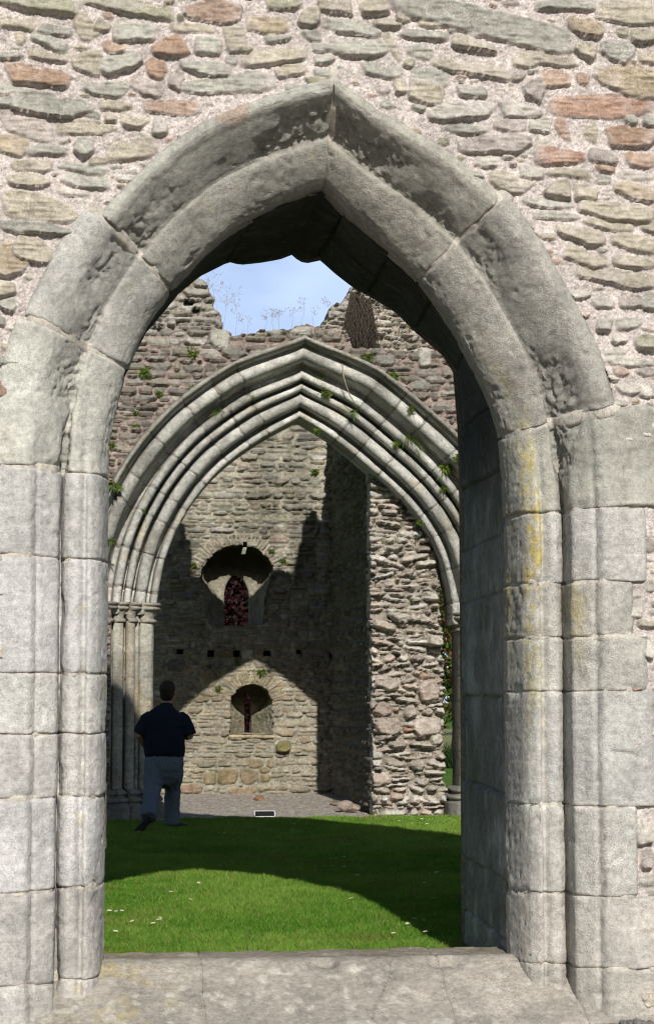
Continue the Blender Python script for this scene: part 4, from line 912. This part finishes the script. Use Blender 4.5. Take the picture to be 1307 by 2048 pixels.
ST = [(447,655,455,573,.20,14,'tallest dry stalk, branching widely beside the left stub'),(433,610,412,548,.20,12,'dry stalk leaning out from the left broken stub'),(471,664,471,608,.08,8,'dry stalk third from the left broken stub'),(485,664,482,638,.05,4,'short dry stalk between the tall left ones and the capping slab'),(530,654,531,629,.06,6,'left stalk of the small cluster over the arch apex'),(546,654,543,628,.09,8,'bushy stalk in the middle of the cluster over the arch apex'),(558,653,560,622,.09,9,'right stalk of the cluster over the arch apex'),(583,650,585,622,.05,5,'slim stalk standing where the wall head steps up'),(602,643,607,605,.07,8,'upright branching stalk right of the step in the wall head'),(626,642,630,620,.05,5,'short stalk near the foot of the right broken wall'),(657,628,649,592,.05,7,'stalk leaning left from the right broken wall'),(495,662,497,640,.04,3,'tiny stalk over the capping slab')]
for bx, by, tx, ty, sp, n, lab in ST: stalk(bx, by, tx, ty, YA+.35, lab, sp, n)
tubes('dry_stalk', [([at(684, 728, YA+.02), at(686, 750, YA-.02), at(692, 772, YA+.02), at(700, 793, YA+.08), at(709, 806, YA+.15)], .010, .006)], mdry, 'long bare dry stem hanging down over the right arch ribs', 'dry plant', seg=6)
tubes('dry_stem', [([at(1095, 1316, YF-.015), at(1100, 1306, YF-.02), at(1107, 1293, YF+.02)], .0012, .0008)], mdry, 'tiny dry twig in a crack of the near right jamb', 'dry plant', seg=4) if False else None

# dead ivy mat on the top corner of the side wall
def dead_ivy():
    lines = []
    r = random.Random(3)
    for k in range(900):
        tx = r.uniform(700, 742); ty = 584+(tx-700)*.35+r.uniform(0, 60)
        if r.random() < .45: bx = tx-r.uniform(5, 30)*(.4+.6*r.random()); by = r.uniform(650, 697)
        else: bx = tx+r.uniform(0, 26)*(.3+.7*r.random()); by = ty+r.uniform(25, 75)
        by = min(by, 698)
        if bx < 678: bx = r.uniform(678, 690)
        Y0 = YP-.07-r.random()*.16
        a = at(tx, ty, Y0); b_ = at(bx, by, Y0-.05); m = (a+b_)/2+np.array((r.uniform(-.05, .05), r.uniform(-.05, .02), r.uniform(-.02, .05)))
        lines.append(([a, m, b_], r.uniform(.003, .008), .002))
    tubes('dead_ivy', lines, plain_mat('dead_ivy', (.055, .045, .035), .95, .5, 30), 'dark mat of dead ivy stems over the top corner of the side wall', 'ivy', seg=4)
dead_ivy()

# ------------------------------------------------------------------ small things on the ground
def rock(name, c, s, col, label, cat='stone', group=None, seed=1):
    bm = bmesh.new(); bmesh.ops.create_icosphere(bm, subdivisions=4, radius=1)
    V = np.array([v.co[:] for v in bm.verts]); fs = [tuple(v.index for v in f.verts) for f in bm.faces]; bm.free()
    r = np.random.default_rng(seed)
    for k in range(9):
        n = r.normal(size=3); n /= np.linalg.norm(n); h = r.uniform(.55, .85); d = V@n; V = V-np.outer(np.clip(d-h, 0, None), n)*.9
    V = V*(1+.07*fbm(V[:, 0]*3, V[:, 1]*3, V[:, 2]*3, 3, seed))[:, None]*np.array(s)
    V[:, 2] -= V[:, 2].min()*.85
    cc = np.array(col)*(1+.2*fbm(V[:, 0]*20, V[:, 1]*20, V[:, 2]*20, 2, seed))[:, None]
    o = mesh_arr(name, V, np.array(fs), M['pale'], None, cc); o.location = c; o.rotation_euler.z = r.uniform(-.4, .4); tag(o, label, cat, group)
for i, (px, py, s, col, lab) in enumerate(((690, 1622, (.13, .10, .085), (.34, .28, .23), 'pale loose stone lying on gravel at the foot of the dark flank'), (707, 1623, (.10, .09, .065), (.32, .25, .2), 'flat loose stone right of the pale one by the dark flank'), (672, 1612, (.10, .08, .05), (.2, .16, .12), 'dark low stone behind the pale one by the dark flank'), (518, 1604, (.09, .07, .06), (.26, .15, .09), 'small reddish stone on the gravel against the tower wall'))):
    g = atg(px, py, .04); rock('loose_stone', (g[0], g[1], .035), s, col, lab, 'stone', None, 20+i)
for i, (px, py, r_, lab) in enumerate(((1245, 2040, .022, 'small dark stone at the lower right corner, leftmost of the heap'), (1258, 2042, .026, 'dark angular stone second from left in the lower right heap'), (1272, 2038, .024, 'pale grey stone in the middle of the lower right heap'), (1284, 2043, .026, 'rounded stone in the lower right heap, right of the pale one'), (1298, 2040, .022, 'rightmost small stone of the lower right heap'))):
    q = at(px, py, YF-.22); rock('pebble', (q[0], q[1], q[2]-.03), (r_*1.1, r_, r_*.8), (.20, .19, .175), lab, 'stone', 'stones heaped at the wall foot', 40+i)
U, K = np.meshgrid(np.linspace(2.15, 3.4, 80), np.linspace(0, 1, 40), indexing='ij')
yy = YF-.02-K*.6; zz = (.03*sstep(2.3, 2.6, U)*(1-K*.5)+.008*fbm(U*20, K*12, 0, 3, 9))-.004-.03*(1-sstep(2.3, 2.6, U))-.098
o = mesh_arr('earth_bank', np.stack([U, yy, zz], -1).reshape(-1, 3), grid_faces(80, 40), M['rubble'], None, np.tile((.2, .165, .13), (3200, 1))); tag(o, kind='structure')

# name plaque on the gravel edge
gq = atg(529, 1633, .02)
plq = tag(empty('name_plaque', (gq[0], gq[1], 0)), 'small black plaque with white border lying tilted on the gravel edge', 'plaque')
def boxm(name, sx, sy, sz, M4, mat, parent, bev=.003):
    bm = bmesh.new(); bmesh.ops.create_cube(bm, size=1); bmesh.ops.scale(bm, vec=(sx, sy, sz), verts=bm.verts)
    bmesh.ops.bevel(bm, geom=bm.edges[:], offset=bev, segments=2, affect='EDGES'); bmesh.ops.transform(bm, matrix=M4, verts=bm.verts)
    me = bpy.data.meshes.new(name); bm.to_mesh(me); bm.free(); me.materials.append(mat)
    o = bpy.data.objects.new(name, me); COL.objects.link(o); o.parent = parent; return o
T = Matrix.Translation((0, 0, .055)) @ Matrix.Rotation(math.radians(42), 4, 'X')
mw = plain_mat('plaque_white', (.7, .7, .68), .6, .05); mb = plain_mat('plaque_black', (.012, .012, .014), .5, .2); mbk = plain_mat('plaque_block', (.12, .11, .1), .9)
boxm('panel', .262, .094, .012, T, mb, plq)
for sx, sy, tx, ty in ((.279, .0085, 0, .0512), (.279, .0085, 0, -.0512), (.0085, .094, .1352, 0), (.0085, .094, -.1352, 0)): boxm('border', sx, sy, .014, T @ Matrix.Translation((tx, ty, 0)), mw, plq, .002)
boxm('support', .25, .05, .05, Matrix.Translation((0, .05, .025)), mbk, plq)

# ------------------------------------------------------------------ TREES beyond the ruin
def tree(name, base, blobs, n, ls, pal_, label, cat, trunk_r=.22, seed=1, group=None):
    r = np.random.default_rng(seed); base = np.array(base, float)
    root = tag(empty(name, base), label, cat, group)
    V = []; C = []
    w = np.array([b[3]**2 for b in blobs]); w = w/w.sum()
    for b, k in zip(blobs, (w*n).astype(int)):
        c = np.array(b[:3]); m = max(6, k//45)
        cl = r.normal(size=(m, 3)); cl /= np.linalg.norm(cl, axis=1)[:, None]; cl = c+cl*(b[3]*r.uniform(.35, 1.0, (m, 1)))*np.array((1, 1, .85))
        p = cl[r.integers(0, m, k)]+r.normal(size=(k, 3))*b[3]*.17
        e = r.normal(size=(k, 3)); e /= np.linalg.norm(e, axis=1)[:, None]; f = np.cross(e, r.normal(size=(k, 3))); f /= np.linalg.norm(f, axis=1)[:, None]
        s = ls*r.uniform(.6, 1.25, (k, 1))
        V.append(np.stack([p-e*s, p+f*s*.5, p+e*s, p-f*s*.5], 1)); pc = np.array(pal_)[r.integers(0, len(pal_), k)]*r.uniform(.7, 1.35, (k, 1)); C.append(np.repeat(pc[:, None], 4, 1))
    V = np.concatenate(V).reshape(-1, 3); C = np.concatenate(C).reshape(-1, 3)
    o = mesh_arr('crown', V, np.arange(len(V)).reshape(-1, 4), M['leaf'], root, C, smooth=False)
    lines = [([(0, 0, -.1), (.05, 0, .8), (-.05, .05, 2), (0, 0, 4)], trunk_r, trunk_r*.5)]
    for b in blobs:
        c = np.array(b[:3]); s0 = np.array((0, 0, min(3, max(.6, c[2]*.5)))); lines.append(([s0, (s0+c)/2+np.array((0, 0, .2)), c], trunk_r*.35, trunk_r*.08))
    t = tubes('trunk', lines, M['bark'], None, None, seg=8); t.location = (0, 0, 0)
    me = t.data; me.transform(Matrix.Translation((0, 0, -.1))); t.parent = root
    return root
tree('copper_beech', (3.1, 47, 0), [(0, 0, 3.2, 1.9), (-1.3, .2, 2.4, 1.4), (1.4, 0, 2.6, 1.5), (.3, -.4, 5, 1.6), (-.8, 0, 1.2, 1.0), (.6, -.3, 1.0, 1.0), (.2, 0, .9, .9), (0, .8, 3.2, 1.4), (0, .9, 4.6, 1.2), (0, .8, 1.6, 1.2)], 42000, .075, [(.030, .008, .011), (.055, .012, .018), (.02, .008, .010), (.028, .018, .014)], 'dark red copper beech seen through the tower window and the niche slit', 'tree', seed=4)
tree('rowan_tree', (8.9, 50, 0), [(0, 0, 4.2, 1.7), (.9, 0, 2.8, 1.5), (-.8, 0, 2.6, 1.3), (.1, -.3, 1.8, 1.1), (.9, -.2, 1.3, .9), (-.5, 0, 5.8, 1.4), (.6, 0, 6.6, 1.2)], 16000, .075, [(.05, .10, .018), (.08, .13, .02), (.035, .07, .015), (.06, .11, .02), (.20, .06, .03), (.12, .10, .03)], 'green tree with reddish leaves behind the gap right of the broken wall', 'tree', seed=5)
tree('dark_tree', (11.6, 76, 0), [(0, 0, 5, 3.2), (-2, 0, 4.5, 2.6), (2, 0, 4.6, 2.6), (.3, 0, 8, 2.4)], 9000, .14, [(.03, .06, .015), (.045, .08, .02)], 'distant dark green tree behind the reddish one', 'tree', seed=6, trunk_r=.3)
def reeds():
    V, Fq, C = [], [], []; base = np.array((8.35, 45.2, 0))
    for k in range(900):
        b0 = base+np.array((rng.uniform(-.8, 1.1), rng.uniform(-.4, .4), 0)); h = rng.uniform(.25, .62); l = rng.normal(size=2)*.12
        ribbon(V, Fq, C, [b0, b0+np.array((l[0]*.4, l[1]*.4, h*.6)), b0+np.array((l[0], l[1], h))], [.012, .010, .001], np.array((.02, .05, .012))*rng.uniform(.6, 1.6))
    o = mesh_arr('reed_clump', np.array(V)-base, Fq, M['leaf'], None, np.array(C), smooth=False); o.location = base; tag(o, 'dark low clump of upright leaves on the lawn beyond the broken wall', 'plant')
reeds()
fm = plain_mat('far_field', (.20, .20, .075), .95, .25, 2)
o = mesh_arr('field', [(-60, 56, .02), (90, 56, .02), (90, 95, .02), (-60, 95, .02)], [(0, 1, 2, 3)], fm); tag(o, kind='structure')
#SECTION4

m_, nt_, b_ = newmat('bounce_earth'); t_ = N(nt_, 'ShaderNodeTexCoord').outputs['Object']
q_ = N(nt_, 'ShaderNodeTexNoise', Scale=30.0, Detail=8, Roughness=.7); nt_.links.new(t_, q_.inputs['Vector'])
nt_.links.new(mixc(nt_, 'MIX', q_.outputs['Fac'], (.07, .06, .05), (.20, .175, .145)), b_.inputs['Base Color']); b_.inputs['Roughness'].default_value = .95
o = mesh_arr('path', [(-400, -400, -.075), (400, -400, -.075), (400, YF+.3, -.075), (-400, YF+.3, -.075)], [(0, 1, 2, 3)], m_); tag(o, kind='structure')  # unseen ground sheet, earth tone added to bounce neutral light on the wall
# ------------------------------------------------------------------ PERSON
g = atg(327, 1660, 0)
PX = np.array((g[0], g[1]-.18, .015))
person = tag(empty('person', PX), 'person seen from behind in navy shirt and grey trousers, walking and looking up', 'person')
def loft(V, Fq, pts, seg=20, ref=(1, 0, 0)):
    """pts: (x, y, z, ra, rb); rings square to the path, ra along ref"""
    P = np.array([p[:3] for p in pts], float); n = len(P); i0 = len(V)
    for k in range(n):
        t = P[min(k+1, n-1)]-P[max(k-1, 0)]; t /= np.linalg.norm(t)
        a = np.array(ref, float); a = a-t*(a@t); a /= np.linalg.norm(a); b = np.cross(t, a)
        for j in range(seg):
            th = 2*math.pi*j/seg; V.append(tuple(P[k]+a*math.cos(th)*pts[k][3]+b*math.sin(th)*pts[k][4]))
    for k in range(n-1):
        for j in range(seg): Fq.append((i0+k*seg+j, i0+k*seg+(j+1) % seg, i0+(k+1)*seg+(j+1) % seg, i0+(k+1)*seg+j))
    Fq.append(tuple(i0+j for j in range(seg))[::-1]); Fq.append(tuple(i0+(n-1)*seg+j for j in range(seg)))
def ball(V, Fq, c, r, Mr=None):
    bm = bmesh.new(); bmesh.ops.create_uvsphere(bm, u_segments=20, v_segments=14, radius=1)
    i0 = len(V)
    for v in bm.verts:
        p = Vector((v.co.x*r[0], v.co.y*r[1], v.co.z*r[2]))
        if Mr: p = Mr @ p
        V.append((p.x+c[0], p.y+c[1], p.z+c[2]))
    for f in bm.faces: Fq.append(tuple(i0+v.index for v in f.verts))
    bm.free()
def fuse(name, V, Fq, vox, smooth, mat, parent, wr=0.0, wsc=(6, 6, 14), seed=1, cut=None):
    me = bpy.data.meshes.new('tmp'); me.from_pydata(V, [], Fq); me.update()
    o = bpy.data.objects.new('tmp', me); COL.objects.link(o)
    m = o.modifiers.new('r', 'REMESH'); m.mode = 'VOXEL'; m.voxel_size = vox
    s = o.modifiers.new('s', 'SMOOTH'); s.iterations = smooth; s.factor = .5
    dg = bpy.context.evaluated_depsgraph_get(); ev = o.evaluated_get(dg); m2 = bpy.data.meshes.new_from_object(ev)
    bpy.data.objects.remove(o)
    n = len(m2.vertices); co = np.empty(n*3); m2.vertices.foreach_get('co', co); co = co.reshape(-1, 3)
    if wr:
        nr = np.empty(n*3); m2.vertices.foreach_get('normal', nr); nr = nr.reshape(-1, 3)
        f = fbm(co[:, 0]*wsc[0], co[:, 1]*wsc[1], co[:, 2]*wsc[2], 3, seed); rd = 1-np.abs(f)*2.2
        co = co+nr*(wr*rd)[:, None]; m2.vertices.foreach_set('co', co.ravel())
    m2.polygons.foreach_set('use_smooth', np.ones(len(m2.polygons), bool)); m2.update(); m2.name = name
    m2.materials.clear(); m2.materials.append(mat)
    r = bpy.data.objects.new(name, m2); COL.objects.link(r); r.parent = parent; return r
skin = plain_mat('skin', (.36, .19, .13), .6, .12, 30, .3)
mshirt = plain_mat('shirt_cloth', (.012, .015, .025), .85, .25, 90, .15)
mtr = plain_mat('trouser_cloth', (.125, .145, .170), .9, .25, 70, .1)
mshoe = plain_mat('shoe_leather', (.012, .011, .011), .5, .3, 40, .3); msole = plain_mat('shoe_sole', (.03, .028, .026), .8, .3, 40); mhair = plain_mat('hair', (.026, .017, .011), .7, .4, 120, .25)
# joints
SHL, ELL, WRL = (-.205, .0, 1.36), (-.312, -.03, 1.15), (-.195, .17, .945)
SHR, ELR, WRR = (.215, .0, 1.36), (.305, -.03, 1.135), (.225, .22, 1.115)
HPL, KNL, ANL = (-.115, -.01, .84), (-.150, -.14, .47), (-.20, -.58, .20)
HPR, KNR, ANR = (.110, .02, .84), (.105, .17, .48), (.105, .20, .09)
def mid(a, b, t): return tuple(a[i]+(b[i]-a[i])*t for i in range(3))
V, Fq = [], []   # body
loft(V, Fq, [(.0, 0, .80, .17, .12), (0, 0, .92, .20, .14), (0, 0, 1.1, .21, .15), (0, -.01, 1.3, .215, .14), (0, -.01, 1.40, .19, .115), (.005, -.005, 1.46, .11, .085), (.015, .005, 1.50, .066, .066), (.03, .015, 1.56, .062, .064), (.04, .02, 1.60, .06, .065)])
for a, b, c in ((SHL, ELL, WRL), (SHR, ELR, WRR)):
    loft(V, Fq, [(*a, .062, .062), (*mid(a, b, .5), .055, .055), (*b, .045, .045)], 14)
    loft(V, Fq, [(*mid(b, c, -.05), .044, .044), (*mid(b, c, .3), .046, .044), (*mid(b, c, .7), .034, .034), (*c, .028, .024)], 14, ref=(0, 0, 1))
    d = np.array(c)-np.array(b); d /= np.linalg.norm(d); c_ = np.array(c); sgn = 1 if a[0] < 0 else -1
    sd = np.cross(d, (sgn*1.0, 0, 0)); sd /= np.linalg.norm(sd); nn = np.cross(d, sd)*sgn
    pal_ = c_+d*.05
    loft(V, Fq, [(*c_, .026, .022), (*(c_+d*.03), .036, .017), (*(c_+d*.085), .041, .015), (*(c_+d*.098), .036, .012)], 14, ref=tuple(sd))
    for k, L in enumerate((.062, .074, .069, .054)):
        p0 = c_+d*.09+sd*(-.03+.02*k); p1 = p0+d*L*.5+nn*.010; p2 = p1+d*L*.33+nn*.022; p3 = p2+d*L*.12+nn*.020
        loft(V, Fq, [(*p0, .0092, .0092), (*p1, .0088, .0088), (*p2, .0078, .0078), (*p3, .006, .006)], 8, ref=tuple(sd))
    p0 = c_+d*.03-sd*.030; p1 = p0+d*.03-sd*.022+nn*.01; p2 = p1+d*.026+nn*.014; loft(V, Fq, [(*p0, .012, .012), (*p1, .0105, .0105), (*p2, .008, .008)], 8, ref=tuple(nn))
for h, k, a in ((HPL, KNL, ANL), (HPR, KNR, ANR)):
    loft(V, Fq, [(*h, .085, .085), (*mid(h, k, .5), .075, .075), (*k, .055, .055), (*mid(k, a, .35), .055, .055), (*a, .036, .036)], 14)
# head, tilted back and turned a little to the right
HC = Vector((.045, .035, 1.672)); Rh = Matrix.Rotation(math.radians(-28), 4, 'Z') @ Matrix.Rotation(math.radians(14), 4, 'X')
def hd(p): q = HC+Rh @ (Vector(p)*1.12); return (q.x, q.y, q.z)
ball(V, Fq, hd((0, -.012, .03)), (.086, .107, .106), Rh.to_3x3()); ball(V, Fq, hd((0, .02, -.055)), (.072, .083, .078), Rh.to_3x3()); ball(V, Fq, hd((0, .045, -.095)), (.036, .036, .026), Rh.to_3x3())
loft(V, Fq, [(*hd((0, .080, .015)), .010, .010), (*hd((0, .102, -.025)), .015, .014), (*hd((0, .085, -.035)), .016, .012)], 10)
for s in (-1, 1):
    ball(V, Fq, hd((s*.079, -.005, -.012)), (.011, .021, .033), Rh.to_3x3()); ball(V, Fq, hd((s*.031, .078, .014)), (.014, .010, .010), Rh.to_3x3()); ball(V, Fq, hd((s*.03, .084, .034)), (.02, .008, .007), Rh.to_3x3())
ball(V, Fq, hd((0, .086, -.066)), (.025, .010, .006), Rh.to_3x3()); ball(V, Fq, hd((0, .084, -.078)), (.022, .010, .007), Rh.to_3x3())
fuse('body', V, Fq, .0075, 3, skin, person)
V, Fq = [], []   # hair, cropped at the nape
ball(V, Fq, hd((0, -.020, .042)), (.093, .110, .105), Rh.to_3x3()); ball(V, Fq, hd((0, -.050, -.015)), (.082, .076, .095), Rh.to_3x3())
fuse('hair', V, Fq, .0075, 2, mhair, person, wr=.004, wsc=(30, 30, 14), seed=3)
V, Fq = [], []   # shirt
loft(V, Fq, [(.0, 0, .885, .232, .165), (0, 0, .91, .240, .172), (0, -.005, .97, .248, .185), (0, -.01, 1.08, .248, .185), (0, -.015, 1.20, .250, .178), (0, -.02, 1.30, .252, .165), (0, -.02, 1.37, .235, .15), (.003, -.012, 1.425, .185, .125), (.01, -.004, 1.48, .105, .090), (.016, .0, 1.505, .078, .078), (.018, .004, 1.535, .072, .074)], 28)
for a, b in ((SHL, ELL), (SHR, ELR)):
    loft(V, Fq, [(*mid((0, -.01, 1.36), a, .45), .06, .075), (*mid((0, -.01, 1.375), a, .93), .076, .088), (*mid(a, b, .16), .086, .094), (*mid(a, b, .5), .086, .090), (*mid(a, b, .78), .084, .088), (*mid(a, b, .95), .082, .085)], 18)
fuse('shirt', V, Fq, .011, 4, mshirt, person, wr=.010, wsc=(7, 7, 9), seed=5)
V, Fq = [], []   # trousers
loft(V, Fq, [(0, 0, .955, .215, .155), (0, 0, .90, .226, .165), (0, 0, .82, .228, .175), (0, .0, .72, .215, .165), (-.01, 0, .64, .20, .14), (-.02, 0, .58, .15, .11), (-.025, -.02, .53, .08, .08)], 26)
loft(V, Fq, [(-.115, -.005, .84, .118, .15), (-.125, -.02, .72, .118, .135), (-.138, -.08, .58, .110, .115), (*KNL, .098, .100), (-.165, -.28, .38, .094, .094), (-.182, -.44, .28, .092, .094), (-.195, -.55, .215, .090, .094), (-.20, -.585, .185, .086, .092)], 20)
loft(V, Fq, [(.110, .01, .84, .118, .15), (.112, .05, .70, .118, .135), (.11, .12, .57, .105, .115), (*KNR, .098, .102), (.105, .185, .34, .090, .094), (.105, .195, .20, .088, .092), (.105, .20, .10, .090, .098), (.105, .20, .05, .088, .098)], 20)
fuse('trousers', V, Fq, .011, 3, mtr, person, wr=.013, wsc=(7, 7, 8), seed=9)
def shoe(heel, toe, up, flip):
    heel = np.array(heel, float); toe = np.array(toe, float); d = toe-heel; L = np.linalg.norm(d); d /= L; up = np.array(up, float); up = up-d*(up@d); up /= np.linalg.norm(up); sd = np.cross(d, up)
    V, Fq = [], []
    def P(t, h): return heel+d*L*t+up*h
    loft(V, Fq, [(*P(-.02, .038), .026, .028), (*P(.06, .042), .036, .038), (*P(.22, .046), .038, .044), (*P(.42, .042), .040, .040), (*P(.62, .034), .046, .032), (*P(.80, .028), .046, .026), (*P(.95, .022), .032, .018), (*P(1.0, .02), .018, .012)], 16, ref=tuple(sd))
    loft(V, Fq, [(*P(.14, .04), .038, .044), (*P(.13, .085), .039, .045), (*P(.13, .105), .040, .046)], 16, ref=tuple(sd))
    o = fuse('shoe', V, Fq, .008, 2, mshoe, person)
    V, Fq = [], []
    loft(V, Fq, [(*P(-.03, .010), .026, .011), (*P(.08, .010), .038, .012), (*P(.3, .009), .037, .011), (*P(.6, .008), .050, .010), (*P(.82, .008), .048, .010), (*P(.97, .010), .032, .009), (*P(1.02, .012), .014, .006)], 16, ref=tuple(sd))
    s = fuse('sole', V, Fq, .006, 1, msole, o)
shoe((.075, .17, .0), (.305, .34, .0), (0, 0, 1), 1)
shoe((-.185, -.64, .175), (-.355, -.565, -.02), (.45, .75, .55), -1)
# ------------------------------------------------------------------ ground sheet, light, sky, camera
m, nt, b = newmat('ground_turf')
tc = N(nt, 'ShaderNodeTexCoord').outputs['Object']
n1 = N(nt, 'ShaderNodeTexNoise', Scale=1.2, Detail=6); nt.links.new(tc, n1.inputs['Vector'])
n2 = N(nt, 'ShaderNodeTexNoise', Scale=40.0, Detail=4); nt.links.new(tc, n2.inputs['Vector'])
c = mixc(nt, 'MIX', ramp(nt, n1.outputs['Fac'], .35, 0, .65, 1), (.05, .12, .014), (.09, .16, .022))
c = mixc(nt, 'MULTIPLY', 1.0, c, mixc(nt, 'MIX', n2.outputs['Fac'], (.5, .5, .5), (1.4, 1.4, 1.4)))
nt.links.new(c, b.inputs['Base Color']); b.inputs['Roughness'].default_value = .95; b.inputs['Specular IOR Level'].default_value = .1
R = 400
gnd = mesh_arr('ground', [(-R, YF+.3, 0), (R, YF+.3, 0), (R, R, 0), (-R, R, 0)], [(0, 1, 2, 3)], m)
tag(gnd, 'flat green lawn ground', None, None, 'structure'); gnd['kind'] = 'structure'

SUN_T = .58; LAT = -.035
sun = bpy.data.lights.new('sun', 'SUN'); sun.energy = 5.0; sun.angle = math.radians(.53); sun.color = (1, .955, .88)
so = bpy.data.objects.new('sun', sun); COL.objects.link(so); so.location = (2, -5, 12)
dv = Vector((LAT, 1, -SUN_T)).normalized(); so.rotation_euler = dv.to_track_quat('-Z', 'Y').to_euler()
w = bpy.data.worlds.new('World'); sc.world = w; w.use_nodes = True; nt = w.node_tree
bg = nt.nodes['Background']; sky = nt.nodes.new('ShaderNodeTexSky'); sky.sky_type = 'NISHITA'; sky.sun_disc = False
sky.sun_elevation = math.asin(-dv.z); sky.sun_rotation = math.atan2(-dv.x, -dv.y); sky.air_density = 1.0; sky.dust_density = .5; sky.ozone_density = 1.5
tcw = N(nt, 'ShaderNodeTexCoord').outputs['Generated']
mp = N(nt, 'ShaderNodeMapping'); mp.inputs['Scale'].default_value = (5, 5, 11); mp.inputs['Location'].default_value = (.35, .2, .1); nt.links.new(tcw, mp.inputs['Vector'])
cl = N(nt, 'ShaderNodeTexNoise', Scale=1.3, Detail=7, Roughness=.5); nt.links.new(mp.outputs[0], cl.inputs['Vector'])
dt = N(nt, 'ShaderNodeVectorMath', operation='DOT_PRODUCT'); nt.links.new(tcw, dt.inputs[0]); dt.inputs[1].default_value = tuple(Vector((.10, 1, .22)).normalized())
bank = ramp(nt, dt.outputs['Value'], .93, 0, .985, 1)
mm = N(nt, 'ShaderNodeMath', operation='MULTIPLY'); nt.links.new(ramp(nt, cl.outputs['Fac'], .30, .3, .66, 1.0), mm.inputs[0]); nt.links.new(bank, mm.inputs[1])
SKYC = mixc(nt, 'MIX', mm.outputs[0], sky.outputs[0], (9.6, 11.8, 17.2))
nt.links.new(SKYC, bg.inputs['Color']); bg.inputs['Strength'].default_value = .075

cam = bpy.data.cameras.new('camera'); co = bpy.data.objects.new('camera', cam); COL.objects.link(co); sc.camera = co
cam.sensor_fit = 'VERTICAL'; cam.sensor_height = 36; cam.sensor_width = 24; cam.lens = 36*F/H_; cam.clip_end = 2000; cam.clip_start = .1
Mx = Matrix((rgt, upv, -fwd)).transposed().to_4x4(); Mx.translation = Vector(EYE); co.matrix_world = Mx
sc.view_settings.view_transform = 'Standard'; sc.view_settings.look = 'None'; sc.view_settings.exposure = 0.05; sc.view_settings.gamma = 1

sc.cycles.pixel_filter_type = 'BLACKMAN_HARRIS'; sc.cycles.filter_width = 1.15; sc.cycles.use_denoising = True
